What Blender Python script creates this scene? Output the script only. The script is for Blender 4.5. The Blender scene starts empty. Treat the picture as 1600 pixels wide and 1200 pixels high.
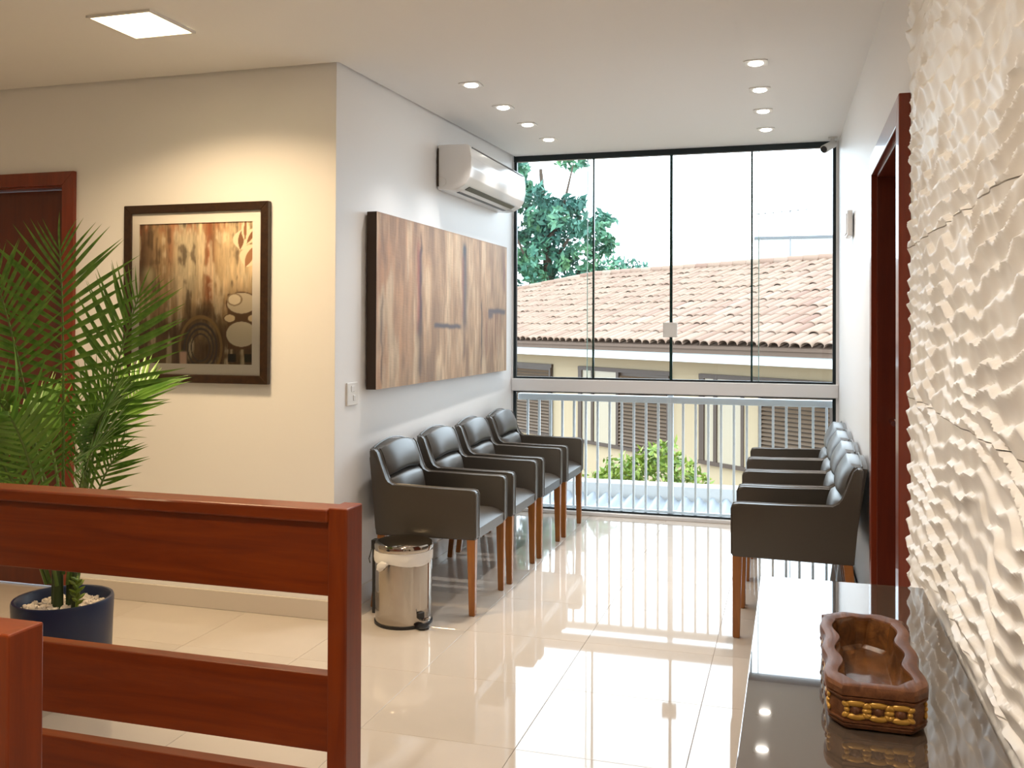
import bpy, bmesh, math, random
import numpy as np
from mathutils import Vector, Matrix, noise
random.seed(7); rng = np.random.default_rng(7)
PI = math.pi
SC = bpy.context.scene
COL = SC.collection

# ------------------------------------------------------------------ camera, sky, exposure
H_EYE = 1.4
cam_d = bpy.data.cameras.new('camera'); cam = bpy.data.objects.new('camera', cam_d); COL.objects.link(cam)
_r = Vector((0.95885854, 0.28385487, 0.00408866)); _u = Vector((-0.00143207, -0.00956585, 0.99995322)); _w = Vector((-0.28388071, 0.95881954, 0.0087658))
cam.matrix_world = Matrix(((_r.x, _u.x, -_w.x, 0), (_r.y, _u.y, -_w.y, 0), (_r.z, _u.z, -_w.z, H_EYE), (0, 0, 0, 1)))
cam_d.sensor_width = 36; cam_d.lens = 36 * 1486.056 / 1600; cam_d.shift_y = -(600 - 497.18) / 1600
cam_d.clip_start = 0.05; cam_d.clip_end = 300
SC.camera = cam
W = bpy.data.worlds.new('sky'); SC.world = W; W.use_nodes = True
bg = W.node_tree.nodes['Background']; bg.inputs[0].default_value = (0.76, 0.88, 1.0, 1); bg.inputs[1].default_value = 4.4
sun_d = bpy.data.lights.new('sun', 'SUN'); sun_d.energy = 0.6; sun_d.angle = math.radians(8); sun_d.color = (1, .95, .86)
sun = bpy.data.objects.new('sun', sun_d); COL.objects.link(sun)
sun.rotation_euler = (math.radians(38), 0, math.radians(20))
por_d = bpy.data.lights.new('window_portal', 'AREA'); por_d.shape = 'RECTANGLE'; por_d.size = 2.3; por_d.size_y = 2.7
por_d.cycles.is_portal = True
por = bpy.data.objects.new('window_portal', por_d); COL.objects.link(por); por.location = (-.88, 7.2, 1.36); por.rotation_euler = (-PI / 2, 0, 0)
SC.view_settings.view_transform = 'Standard'; SC.view_settings.look = 'None'
SC.view_settings.gamma = 1; SC.view_settings.use_curve_mapping = False
SC.view_settings.exposure = 0.50
PANEL_POWER = 18.5; FILL_POWER = 10.0; DOWN_POWER = 34.0
WARM = (1.0, .72, .42); WARM2 = (1.0, .93, .86)

# ------------------------------------------------------------------ materials
def mat(name, color=(.8, .8, .8), rough=.5, metal=0., spec=.5, coat=0., emis=None, estr=0.):
    m = bpy.data.materials.new(name); m.use_nodes = True
    b = m.node_tree.nodes['Principled BSDF']
    b.inputs['Base Color'].default_value = (*color, 1); b.inputs['Roughness'].default_value = rough
    b.inputs['Metallic'].default_value = metal; b.inputs['Specular IOR Level'].default_value = spec
    b.inputs['Coat Weight'].default_value = coat; b.inputs['Coat Roughness'].default_value = .05
    if emis: b.inputs['Emission Color'].default_value = (*emis, 1); b.inputs['Emission Strength'].default_value = estr
    return m
def N(m, t, **kw):
    n = m.node_tree.nodes.new(t)
    for k, v in kw.items(): setattr(n, k, v)
    return n
def L(m, a, b): m.node_tree.links.new(a, b)
def bsdf(m): return m.node_tree.nodes['Principled BSDF']
def ramp(m, fac, stops):
    r = N(m, 'ShaderNodeValToRGB'); e = r.color_ramp.elements
    while len(e) < len(stops): e.new(.5)
    for el, (p, c) in zip(e, stops): el.position = p; el.color = (*c, 1)
    L(m, fac, r.inputs[0]); return r.outputs[0]
def noise_tex(m, scale=(1, 1, 1), sc=5., detail=4., rough=.5, coord='Object', dist=0.):
    tc = N(m, 'ShaderNodeTexCoord'); mp = N(m, 'ShaderNodeMapping'); mp.inputs['Scale'].default_value = scale
    L(m, tc.outputs[coord], mp.inputs[0]); t = N(m, 'ShaderNodeTexNoise')
    t.inputs['Scale'].default_value = sc; t.inputs['Detail'].default_value = detail; t.inputs['Roughness'].default_value = rough
    t.inputs['Distortion'].default_value = dist
    L(m, mp.outputs[0], t.inputs['Vector']); return t.outputs[0]
def bump(m, h, strength=.2, dist=.01):
    b = N(m, 'ShaderNodeBump'); b.inputs['Strength'].default_value = strength; b.inputs['Distance'].default_value = dist
    L(m, h, b.inputs['Height']); L(m, b.outputs[0], bsdf(m).inputs['Normal'])
def grainy(name, stops, scale, sc=4., rough=.35, spec=.5, coat=0., bstr=.0, detail=6.):
    m = mat(name, rough=rough, spec=spec, coat=coat)
    n = noise_tex(m, scale, sc, detail, .6, dist=.6)
    L(m, ramp(m, n, stops), bsdf(m).inputs['Base Color'])
    if bstr: bump(m, n, bstr, .003)
    return m
def randcol(m, stops, extra=None):
    oi = N(m, 'ShaderNodeObjectInfo'); c = ramp(m, oi.outputs['Random'], stops); L(m, c, bsdf(m).inputs['Base Color'])

M = {}
M['wall'] = mat('wall_paint', (.87, .865, .865), .42, spec=.35)
_n = noise_tex(M['wall'], sc=160, detail=2); bump(M['wall'], _n, .05, .002)
M['ceiling'] = mat('ceiling_paint', (.88, .875, .87), .6, spec=.3)
M['tile'] = mat('polished_porcelain', (.62, .55, .475), .035, spec=.5)
_n = noise_tex(M['tile'], sc=2.5, detail=5); L(M['tile'], ramp(M['tile'], _n, [(.3, (.55, .495, .435)), (.7, (.60, .54, .475))]), bsdf(M['tile']).inputs['Base Color'])
M['grout'] = mat('grout', (.40, .35, .30), .6)
M['skirting'] = mat('porcelain_skirting', (.66, .60, .53), .15)
RED = [(.25, (.12, .016, .0012)), (.5, (.185, .027, .0018)), (.75, (.245, .042, .0032))]
M['red_x'] = grainy('mahogany_along_x', RED, (1, 9, 14), 2.2, .36, spec=.4, coat=.12)
M['red_z'] = grainy('mahogany_along_z', RED, (14, 14, 1), 2.2, .36, spec=.4, coat=.12)
DRED = [(.25, (.085, .012, .005)), (.5, (.12, .017, .006)), (.75, (.15, .024, .008))]
M['door_z'] = grainy('dark_mahogany', DRED, (12, 12, 1), 2.5, .32, coat=.2)
M['door_f'] = grainy('door_mahogany_frame', [(.25, (.15, .02, .005)), (.75, (.23, .034, .008))], (12, 12, 1), 2.5, .3, coat=.2)
M['door_1'] = grainy('red_door_leaf', [(.25, (.085, .013, .003)), (.75, (.14, .022, .005))], (12, 12, 1), 2.5, .32, coat=.2)
M['leg'] = grainy('amber_wood', [(.25, (.25, .085, .016)), (.75, (.40, .155, .032))], (20, 20, 1.5), 3, .3, coat=.2)
M['leather'] = mat('charcoal_leatherette', (.056, .048, .039), .36, spec=.6)
_n = noise_tex(M['leather'], sc=260, detail=2); bump(M['leather'], _n, .08, .0008)
M['piping'] = mat('leather_piping', (.085, .078, .07), .3, spec=.6)
M['steel'] = mat('brushed_steel', (.46, .42, .37), .09, 1.0)
_n = noise_tex(M['steel'], (60, 60, .6), 3, 3); bump(M['steel'], _n, .006, .001)
M['chrome'] = mat('chrome', (.8, .8, .8), .08, 1.0)
M['black'] = mat('black_plastic', (.012, .012, .013), .35)
M['white_pl'] = mat('white_plastic', (.82, .82, .82), .16, spec=.5)
M['white_mt'] = mat('matt_white_plastic', (.78, .77, .75), .4)
M['bag'] = mat('white_bin_liner', (.80, .79, .77), .4)
M['bag'].node_tree.nodes['Principled BSDF'].inputs['Subsurface Weight'].default_value = 0
M['darkframe'] = mat('dark_aluminium', (.018, .026, .030), .3, .5)
M['alu'] = mat('white_aluminium', (.74, .74, .75), .25, spec=.5)
M['rail_white'] = mat('white_painted_steel', (.80, .82, .84), .3)
M['glassedge'] = mat('glass_edge', (.006, .030, .028), .15)
M['pane_edge'] = mat('pale_glass_edge', (.60, .78, .74), .1)
def glass(name, tint, refl=1.0, ior=1.45):
    m = bpy.data.materials.new(name); m.use_nodes = True; nt = m.node_tree
    nt.nodes.remove(nt.nodes['Principled BSDF']); out = nt.nodes['Material Output']
    tr = N(m, 'ShaderNodeBsdfTransparent'); tr.inputs[0].default_value = (*tint, 1)
    gl = N(m, 'ShaderNodeBsdfGlossy'); gl.inputs['Roughness'].default_value = 0.0; gl.inputs[0].default_value = (refl, refl, refl, 1)
    fr = N(m, 'ShaderNodeFresnel'); fr.inputs[0].default_value = ior
    mx = N(m, 'ShaderNodeMixShader'); L(m, fr.outputs[0], mx.inputs[0]); L(m, tr.outputs[0], mx.inputs[1]); L(m, gl.outputs[0], mx.inputs[2])
    L(m, mx.outputs[0], out.inputs[0]); return m
M['glass'] = glass('window_glass', (.97, .99, .985), .9, 1.25)
M['picglass'] = glass('picture_glass', (.99, .99, .99), 1, 1.22)
M['console'] = grainy('taupe_lacquer', [(.3, (.10, .072, .052)), (.7, (.13, .095, .070))], (1, 1, 1), 3, .12, spec=.5)
M['gltop'] = mat('smoked_glass_top', (.085, .063, .047), .045, spec=.7, coat=1.0)
bsdf(M['gltop']).inputs['Coat Roughness'].default_value = .012
M['plaster'] = mat('white_gypsum', (.86, .825, .78), .45, spec=.35)
M['pot'] = mat('navy_glazed_pot', (.010, .020, .060), .34)
M['pebble'] = mat('white_pebble', (.62, .55, .47), .7)
M['stem'] = grainy('palm_stem', [(.3, (.030, .055, .015)), (.7, (.055, .085, .022))], (10, 10, 2), 4, .5)
M['rachis'] = mat('palm_rachis', (.10, .17, .03), .4)
M['leaf'] = mat('palm_leaflet', (.07, .17, .02), .38)
_n = noise_tex(M['leaf'], sc=7, detail=2, coord='Object'); L(M['leaf'], ramp(M['leaf'], _n, [(.3, (.060, .17, .017)), (.7, (.17, .33, .045))]), bsdf(M['leaf']).inputs['Base Color'])
M['frame'] = grainy('walnut_frame', [(.3, (.018, .008, .004)), (.7, (.045, .020, .008))], (4, 4, 4), 9, .32)
M['mount'] = mat('picture_mount', (.80, .76, .72), .7)
M['canvas_edge'] = mat('dark_canvas_edge', (.040, .022, .010), .6)
def attr_mat(name, rough):
    m = mat(name, rough=rough); a = N(m, 'ShaderNodeVertexColor'); a.layer_name = 'print'; L(m, a.outputs[0], bsdf(m).inputs['Base Color']); return m
M['print'] = attr_mat('printed_art', .6)
M['painting'] = attr_mat('painted_canvas', .55)
_n = noise_tex(M['painting'], (1, 6, 40), 3, 6); bump(M['painting'], _n, .25, .003)
M['lamp'] = mat('lamp_glow', (1, 1, 1), .5, emis=(1, .93, .82), estr=14)
M['panel_lamp'] = mat('panel_lamp_glow', (1, 1, 1), .5, emis=(1, .80, .46), estr=9)
M['trimring'] = mat('satin_trim', (.75, .74, .72), .3)
M['bowl'] = grainy('carved_wood', [(.25, (.06, .020, .007)), (.5, (.13, .047, .017)), (.8, (.22, .09, .036))], (30, 5, 30), 2.2, .42, spec=.3, coat=.0, bstr=.5)
M['bowl_in'] = grainy('carved_wood_inside', [(.3, (.035, .012, .004)), (.5, (.12, .045, .012)), (.75, (.22, .085, .022))], (16, 10, 16), 2.0, .25, coat=.6, bstr=.5)
M['gold'] = mat('gold_paint', (.50, .27, .045), .35, .35)
_n = noise_tex(M['gold'], sc=90, detail=3); bump(M['gold'], _n, .3, .002)
# outside
M['clay'] = mat('clay_tile', (.55, .30, .17), .8)
randcol(M['clay'], [(0, (0.172, 0.092, 0.062)), (.25, (0.228, 0.152, 0.104)), (.5, (0.208, 0.124, 0.084)), (.75, (0.248, 0.176, 0.128)), (1, (0.188, 0.108, 0.074))])
M['clay2'] = grainy('clay_tiles_far', [(.3, (0.172, 0.096, 0.064)), (.5, (0.208, 0.132, 0.088)), (.7, (0.240, 0.168, 0.120))], (1, .6, 1), 3.5, .8)
M['fascia'] = mat('brown_fascia', (.095, .055, .034), .7)
M['gutter'] = mat('white_beam', (0.496, 0.521, 0.533), .5)
M['hwall'] = mat('cream_render', (.36, .275, .170), .8)
M['hframe'] = mat('brown_window_wood', (.050, .027, .015), .5)
M['slat'] = mat('brown_louver', (.105, .064, .036), .5)
M['hpane'] = mat('curtained_pane', (0.360, 0.300, 0.216), .25)
M['parapet'] = mat('white_parapet', (0.508, 0.496, 0.477), .7)
M['corr'] = mat('grey_fibre_cement', (0.231, 0.248, 0.270), .6)
M['bush'] = mat('shrub_leaf', (.20, .30, .03), .5)
oi = noise_tex(M['bush'], sc=9, detail=2); L(M['bush'], ramp(M['bush'], oi, [(.3, (0.075, 0.150, 0.015)), (.5, (0.180, 0.255, 0.022)), (.75, (0.315, 0.338, 0.060))]), bsdf(M['bush']).inputs['Base Color'])
M['tree'] = mat('tree_leaf', (.03, .12, .07), .6)
oi = noise_tex(M['tree'], sc=.9, detail=3); L(M['tree'], ramp(M['tree'], oi, [(.3, (0.025, 0.098, 0.081)), (.5, (0.047, 0.153, 0.102)), (.75, (0.102, 0.230, 0.085))]), bsdf(M['tree']).inputs['Base Color'])
M['bark'] = mat('bark', (.07, .045, .03), .9)
M['farwall'] = mat('pale_far_wall', (0.504, 0.510, 0.516), .9)
M['ground'] = mat('garden_soil', (.20, .15, .09), .9)
M['antenna'] = mat('grey_metal', (0.120, 0.128, 0.136), .5)

# ------------------------------------------------------------------ mesh helpers
def box(bm, x0, x1, y0, y1, z0, z1, bev=0., seg=2):
    g = bmesh.ops.create_cube(bm, size=1)
    for v in g['verts']: v.co = Vector(((x0 + x1) / 2 + v.co.x * (x1 - x0), (y0 + y1) / 2 + v.co.y * (y1 - y0), (z0 + z1) / 2 + v.co.z * (z1 - z0)))
    if bev > 0:
        es = list({e for v in g['verts'] for e in v.link_edges})
        bmesh.ops.bevel(bm, geom=es, offset=bev, segments=seg, profile=.5, affect='EDGES')
    return bm
def prism(bm, poly, fn, a, b, bev=0., seg=2):
    n = len(poly); va = [bm.verts.new(fn(p, q, a)) for p, q in poly]; vb = [bm.verts.new(fn(p, q, b)) for p, q in poly]
    fs = [bm.faces.new(va[::-1]), bm.faces.new(vb)]
    for i in range(n): fs.append(bm.faces.new((va[i], va[(i + 1) % n], vb[(i + 1) % n], vb[i])))
    if bev > 0:
        es = list({e for v in va + vb for e in v.link_edges})
        bmesh.ops.bevel(bm, geom=es, offset=bev, segments=seg, profile=.5, affect='EDGES', clamp_overlap=True)
    return bm
XY = lambda p, q, t: Vector((p, q, t))
XZ = lambda p, q, t: Vector((p, t, q))
YZ = lambda p, q, t: Vector((t, p, q))
def ring_pts(c, ax, r, n, ph=0.):
    ax = Vector(ax).normalized(); t = Vector((0, 0, 1)) if abs(ax.z) < .9 else Vector((1, 0, 0))
    u = ax.cross(t).normalized(); v = ax.cross(u)
    return [Vector(c) + (u * math.cos(ph + 2 * PI * i / n) + v * math.sin(ph + 2 * PI * i / n)) * r for i in range(n)]
def tube(bm, pts, r, n=8, caps=True, closed=False):
    pts = [Vector(p) for p in pts]; rs = r if isinstance(r, (list, tuple)) else [r] * len(pts)
    rings = []; m = len(pts); prev = None
    for i, p in enumerate(pts):
        if closed: d = pts[(i + 1) % m] - pts[i - 1]
        else: d = pts[min(i + 1, m - 1)] - pts[max(i - 1, 0)]
        d.normalize()
        if prev is None:
            t = Vector((0, 0, 1)) if abs(d.z) < .9 else Vector((1, 0, 0)); u = d.cross(t).normalized()
        else: u = (prev - d * prev.dot(d)).normalized()
        prev = u; v = d.cross(u)
        rings.append([bm.verts.new(p + (u * math.cos(2 * PI * k / n) + v * math.sin(2 * PI * k / n)) * rs[i]) for k in range(n)])
    seq = range(m if closed else m - 1)
    for i in seq:
        a, b = rings[i], rings[(i + 1) % m]
        for k in range(n): bm.faces.new((a[k], a[(k + 1) % n], b[(k + 1) % n], b[k]))
    if caps and not closed: bm.faces.new(rings[0][::-1]); bm.faces.new(rings[-1])
    return bm
def lathe(bm, prof, n=32, c=(0, 0), cap0=True, cap1=True):
    rings = [[bm.verts.new((c[0] + r * math.cos(2 * PI * k / n), c[1] + r * math.sin(2 * PI * k / n), z)) for k in range(n)] for r, z in prof]
    for a, b in zip(rings, rings[1:]):
        for k in range(n): bm.faces.new((a[k], a[(k + 1) % n], b[(k + 1) % n], b[k]))
    if cap0: bm.faces.new(rings[0][::-1])
    if cap1: bm.faces.new(rings[-1])
    return bm
def smooth_mesh(me, ang=35):
    me.polygons.foreach_set('use_smooth', [True] * len(me.polygons))
    try: me.set_sharp_from_angle(angle=math.radians(ang))
    except Exception: pass
def obj(name, bm, m, parent=None, smooth=None, base=None):
    me = bpy.data.meshes.new(name)
    bmesh.ops.recalc_face_normals(bm, faces=bm.faces[:]) if len(bm.faces) < 60000 else None
    if base is not None: bmesh.ops.translate(bm, verts=bm.verts[:], vec=-Vector(base))
    bm.to_mesh(me); bm.free()
    if smooth: smooth_mesh(me, smooth)
    if m: me.materials.append(m)
    o = bpy.data.objects.new(name, me); COL.objects.link(o)
    if base is not None and parent is None: o.location = base
    if parent is not None: o.parent = parent
    return o
def mesh_np(name, verts, faces, m, parent=None, smooth=False, sharp=None):
    me = bpy.data.meshes.new(name); me.from_pydata([tuple(v) for v in verts], [], [tuple(f) for f in faces]); me.update()
    if smooth:
        me.polygons.foreach_set('use_smooth', [True] * len(me.polygons))
        if sharp: me.set_sharp_from_angle(angle=math.radians(sharp))
    if m: me.materials.append(m)
    o = bpy.data.objects.new(name, me); COL.objects.link(o)
    if parent is not None: o.parent = parent
    return o
def grid_np(name, P, m, parent=None, smooth=True, sharp=None):
    a, b = P.shape[:2]; v = P.reshape(-1, 3); i = np.arange(a * b).reshape(a, b)
    q = np.stack([i[:-1, :-1], i[1:, :-1], i[1:, 1:], i[:-1, 1:]], -1).reshape(-1, 4)
    me = bpy.data.meshes.new(name); me.vertices.add(len(v)); me.vertices.foreach_set('co', v.astype(np.float32).ravel())
    me.loops.add(q.size); me.loops.foreach_set('vertex_index', q.astype(np.int32).ravel())
    me.polygons.add(len(q)); me.polygons.foreach_set('loop_start', np.arange(0, q.size, 4, dtype=np.int32)); me.polygons.foreach_set('loop_total', np.full(len(q), 4, np.int32))
    me.update(calc_edges=True); me.validate()
    if smooth: me.polygons.foreach_set('use_smooth', [True] * len(q))
    if m: me.materials.append(m)
    o = bpy.data.objects.new(name, me); COL.objects.link(o)
    if parent is not None: o.parent = parent
    return o
def empty(name, loc=(0, 0, 0), rotz=0.):
    o = bpy.data.objects.new(name, None); COL.objects.link(o); o.location = loc; o.rotation_euler = (0, 0, rotz); o.empty_display_size = .1; return o
def tag(o, label, cat, group=None):
    o['label'] = label; o['category'] = cat
    if group: o['group'] = group
    return o
def struct(o): o['kind'] = 'structure'; return o
def stuff(o): o['kind'] = 'stuff'; return o
def inst(name, me, parent, loc=(0, 0, 0), mtx=None):
    o = bpy.data.objects.new(name, me); COL.objects.link(o); o.parent = parent
    if mtx is not None: o.matrix_local = mtx
    else: o.location = loc
    return o
def copy_tree(o, parent=None):
    c = o.copy(); COL.objects.link(c)
    if parent is not None: c.parent = parent
    for ch in list(o.children): copy_tree(ch, c)
    return c
NB = bmesh.new

# ------------------------------------------------------------------ room shell
YF, YW, XL0, BACK, LEFT = 4.108, 6.986, -2.096, -2.6, -6.6
def xl(y): return XL0 + .0125 * (y - YF)
def xr(y): return .333 if y <= 4.1001 else .318 - .0065 * (y - 4.1)
def zc(y): return 2.655 + .0155 * (y - YF)
TS, TX, TY = .5581, -.8839, 3.0358
fl = obj('floor', box(NB(), LEFT - .1, .6, BACK - .1, YW + .06, -.12, -.004), M['grout']); struct(fl)
tb = NB(); g = .0007; box(tb, g, TS - g, g, TS - g, -.012, 0, .0007, 1)
tile_me = bpy.data.meshes.new('floor_tile'); tb.to_mesh(tile_me); tb.free(); tile_me.materials.append(M['tile'])
for i in range(-11, 3):
    for j in range(-11, 8):
        x, y = TX + i * TS, TY + j * TS
        if x + TS < LEFT or y + TS < BACK or y > YW - .02 or x > .4: continue
        if x + TS < -2.12 and y > YF: continue
        if y + TS > YW - .02:
            b2 = NB(); box(b2, x + g, x + TS - g, y + g, YW - .03, -.012, 0, .0007, 1); obj('floor_tile', b2, M['tile'], fl); continue
        t = inst('floor_tile', tile_me, fl, (x, y, 0)); t.rotation_euler = (rng.normal(0, .00012), rng.normal(0, .00012), 0)
# ceiling (main slab with a shadow gap next to the picture wall and the corridor wall)
bm = NB(); GAP = .018
def cslab(bm, poly, dz, th): prism(bm, poly, lambda p, q, t: Vector((p, q, zc(q) + t)), dz, dz + th)
cslab(bm, [(LEFT, BACK), (.45, BACK), (.40, YW + .06), (xl(YW) + GAP, YW + .06), (XL0 + GAP, YF - GAP), (LEFT, YF - GAP)], 0, .02)
cslab(bm, [(LEFT - .15, BACK - .15), (.6, BACK - .15), (.6, YW + .15), (-2.3, YW + .15), (LEFT - .15, YW + .15)], .02, .1)
ce = struct(obj('ceiling', bm, M['ceiling']))
def wallbox(name, poly, m=None, top=.02):
    return struct(obj(name, prism(NB(), poly, lambda p, q, t: Vector((p, q, (zc(q) + top) if t > 0 else -.004)), 0, 1), m or M['wall']))
wf = NB()
def wseg(bm, poly, z0, z1=None):
    prism(bm, poly, lambda p, q, t: Vector((p, q, z0 if t == 0 else (z1 if z1 is not None else zc(q) + .02))), 0, 1)
D1R, D1T, D1L = -3.640, 2.150, -4.47
wseg(wf, [(D1R, YF), (XL0, YF), (XL0, YF + .14), (D1R, YF + .14)], -.004)
wseg(wf, [(LEFT, YF), (D1L, YF), (D1L, YF + .14), (LEFT, YF + .14)], -.004)
wseg(wf, [(D1L, YF), (D1R, YF), (D1R, YF + .14), (D1L, YF + .14)], D1T)
wfo = struct(obj('wall_front', wf, M['wall']))
wallbox('wall_left', [(XL0 + .0005, YF + .0005), (xl(YW + .05), YW + .05), (xl(YW + .05) - .15, YW + .05), (XL0 - .14, YF + .14)])
D2A, D2B, D2T = 3.10, 4.10, 2.035
wr = NB()
wseg(wr, [(xr(BACK), BACK), (xr(BACK) + .2, BACK), (xr(D2A) + .2, D2A), (xr(D2A), D2A)], -.004)
wseg(wr, [(xr(D2B), D2B), (xr(D2B) + .2, D2B), (xr(YW + .05) + .2, YW + .05), (xr(YW + .05), YW + .05)], -.004)
wseg(wr, [(xr(D2A), D2A), (xr(D2A) + .2, D2A), (xr(D2B) + .2, D2B), (xr(D2B), D2B)], D2T)
struct(obj('wall_right', wr, M['wall']))
wallbox('wall_back', [(LEFT, BACK), (LEFT, BACK - .15), (.6, BACK - .15), (.6, BACK)])
wallbox('wall_far_left', [(LEFT, BACK), (LEFT - .15, BACK), (LEFT - .15, YF + .14), (LEFT, YF + .14)])
# skirting
def skirt(name, poly):
    bm = NB(); prism(bm, poly, XY, 0, .092, .002, 1); return struct(obj(name, bm, M['skirting']))
skirt('baseboard_front', [(D1R + .06, YF - .013), (XL0 + .012, YF - .013), (XL0 + .012, YF), (D1R + .06, YF)])
skirt('baseboard_left', [(XL0, YF + .001), (XL0 + .013, YF + .001), (xl(YW - .05) + .013, YW - .05), (xl(YW - .05), YW - .05)])
skirt('baseboard_right', [(xr(D2B + .09), D2B + .09), (xr(D2B + .09) - .013, D2B + .09), (xr(YW - .05) - .013, YW - .05), (xr(YW - .05), YW - .05)])

# ------------------------------------------------------------------ doors
d1 = struct(empty('door_1', (D1R, YF, 0)))
B = (D1R, YF, 0)
def casing(parent, base, horiz, xs, zs, y0, y1): pass
obj('jamb', box(NB(), D1R - .03, D1R, YF - .005, YF + .13, 0, D1T - .03, .002), M['door_f'], d1, base=B)
obj('jamb', box(NB(), D1L, D1L + .03, YF - .005, YF + .13, 0, D1T - .03, .002), M['door_f'], d1, base=B)
obj('head_jamb', box(NB(), D1L, D1R, YF - .005, YF + .13, D1T - .03, D1T, .002), M['door_f'], d1, base=B)
obj('casing', prism(NB(), [(D1R - .022, 0), (D1R + .052, 0), (D1R + .052, D1T + .05), (D1R - .022, D1T - .022)], XZ, YF - .024, YF, .003), M['door_f'], d1, base=B)
obj('casing', prism(NB(), [(D1L + .022, 0), (D1L - .052, 0), (D1L - .052, D1T + .05), (D1L + .022, D1T - .022)], XZ, YF - .024, YF, .003), M['door_f'], d1, base=B)
obj('head_casing', prism(NB(), [(D1L + .0215, D1T - .0215), (D1L - .0515, D1T + .05), (D1R + .0515, D1T + .05), (D1R - .0215, D1T - .0215)], XZ, YF - .024, YF, .003), M['door_f'], d1, base=B)
lf = obj('door_leaf', box(NB(), D1L + .032, D1R - .032, YF + .075, YF + .115, .006, D1T - .032, .002), M['door_1'], d1, base=B)
hb = NB(); tube(hb, [(D1L + .1, YF + .075, 1.02), (D1L + .1, YF + .025, 1.02), (D1L + .22, YF + .025, 1.02)], .009); obj('door_handle', hb, M['chrome'], lf, 40, base=B)
d2 = struct(empty('door_2', (.34, 3.6, 0))); B = (.34, 3.6, 0); X2 = .333
obj('jamb', box(NB(), X2 - .012, X2 + .14, D2B - .03, D2B, 0, D2T - .03, .002), M['door_z'], d2, base=B)
obj('jamb', box(NB(), X2 - .012, X2 + .14, D2A, D2A + .03, 0, D2T - .03, .002), M['door_z'], d2, base=B)
obj('head_jamb', box(NB(), X2 - .012, X2 + .14, D2A, D2B, D2T - .03, D2T, .002), M['door_z'], d2, base=B)
xo = X2 - .034
obj('casing', prism(NB(), [(D2B - .02, 0), (D2B + .065, 0), (D2B + .065, D2T + .065), (D2B - .02, D2T - .02)], YZ, xo, X2, .003), M['door_f'], d2, base=B)
obj('casing', prism(NB(), [(D2A + .02, 0), (D2A - .065, 0), (D2A - .065, D2T + .065), (D2A + .02, D2T - .02)], YZ, xo, X2, .003), M['door_f'], d2, base=B)
obj('head_casing', prism(NB(), [(D2A + .0195, D2T - .0195), (D2A - .0645, D2T + .065), (D2B + .0645, D2T + .065), (D2B - .0195, D2T - .0195)], YZ, xo, X2, .003), M['door_f'], d2, base=B)
lf = obj('door_leaf', box(NB(), X2 + .095, X2 + .13, D2A + .032, D2B - .032, .006, D2T - .032, .002), M['door_z'], d2, base=B)
hb = NB(); zl = 1.035; tube(hb, [(X2 + .096, 4.015, zl), (X2 + .045, 4.015, zl), (X2 + .036, 4.004, zl), (X2 + .034, 3.89, zl)], .011)
box(hb, X2 + .089, X2 + .097, 3.995, 4.035, zl - .09, zl + .05, .002); obj('door_handle', hb, M['chrome'], lf, 40, base=B)

# ------------------------------------------------------------------ carved gypsum wall panels
def fade(t): return t * t * t * (t * (t * 6 - 15) + 10)
_perm = rng.permutation(512)
_gr = rng.random(512) * 2 - 1
def vnoise(x, y):
    xi = np.floor(x).astype(int); yi = np.floor(y).astype(int); xf = fade(x - xi); yf = fade(y - yi)
    h = lambda a, b: _gr[_perm[(a + _perm[b % 512]) % 512]]
    return (h(xi, yi) * (1 - xf) + h(xi + 1, yi) * xf) * (1 - yf) + (h(xi, yi + 1) * (1 - xf) + h(xi + 1, yi + 1) * xf) * yf
def relief(y, z):
    wob = (1 + .5 * vnoise(y * 3 + 50, z * 7)) * np.sin(2 * PI * y / .25 + 3.4 * vnoise(y * 1.1 + 9, z * 7.0))
    ph = z / .047 + .20 * wob + .08 * np.sin(2 * PI * y / .098 + 5 * vnoise(y * 2, z * 11 + 30)) + .62 * vnoise(y * 2.1, z * 4.4 + 3) + .16 * vnoise(y * 7, z * 13 + 8)
    fr = ph - np.floor(ph)
    saw = np.where(fr < .76, (fr / .76) ** 1.25, 1 - fade((fr - .76) / .24))
    amp = .66 + .34 * vnoise(y * 5 + 70, z * 9 + 5)
    return .020 * saw * amp + .007 * vnoise(y * 6 + 11, z * 6) + .0012 * vnoise(y * 30, z * 40)
wt = struct(empty('trim_1', (.335, 1.6, 0)))
wt['label'] = 'white carved gypsum cladding with rippled relief on the right wall'
Y0T, Y1T = .25, 2.86
edges = [.0, .795, 1.209, 1.623, zc(Y0T) - .006]
for k in range(len(edges) - 1):
    z0, z1 = edges[k] + .0012, edges[k + 1] - .0012
    fine = z0 > .7
    ny = 370 if fine else 180; nz = max(10, int((z1 - z0) / (.0046 if fine else .009)))
    yy, zz = np.meshgrid(np.linspace(Y0T, Y1T, ny), np.linspace(z0, z1, nz), indexing='ij')
    h = relief(yy, zz)
    P = np.stack([.318 - h - .335, yy - 1.6, zz], -1)
    bk = P.copy(); bk[..., 0] = .356 - .335   # closed sides: a skirt of vertices going back to the wall
    top = np.concatenate([bk[:, :1], P, bk[:, -1:]], 1)
    first = top[:1].copy(); first[..., 0] = .356 - .335; last = top[-1:].copy(); last[..., 0] = .356 - .335
    grid_np('relief_panel', np.concatenate([first, top, last], 0), M['plaster'], wt)
for o in wt.children:
    o.data.set_sharp_from_angle(angle=math.radians(60))

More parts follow.
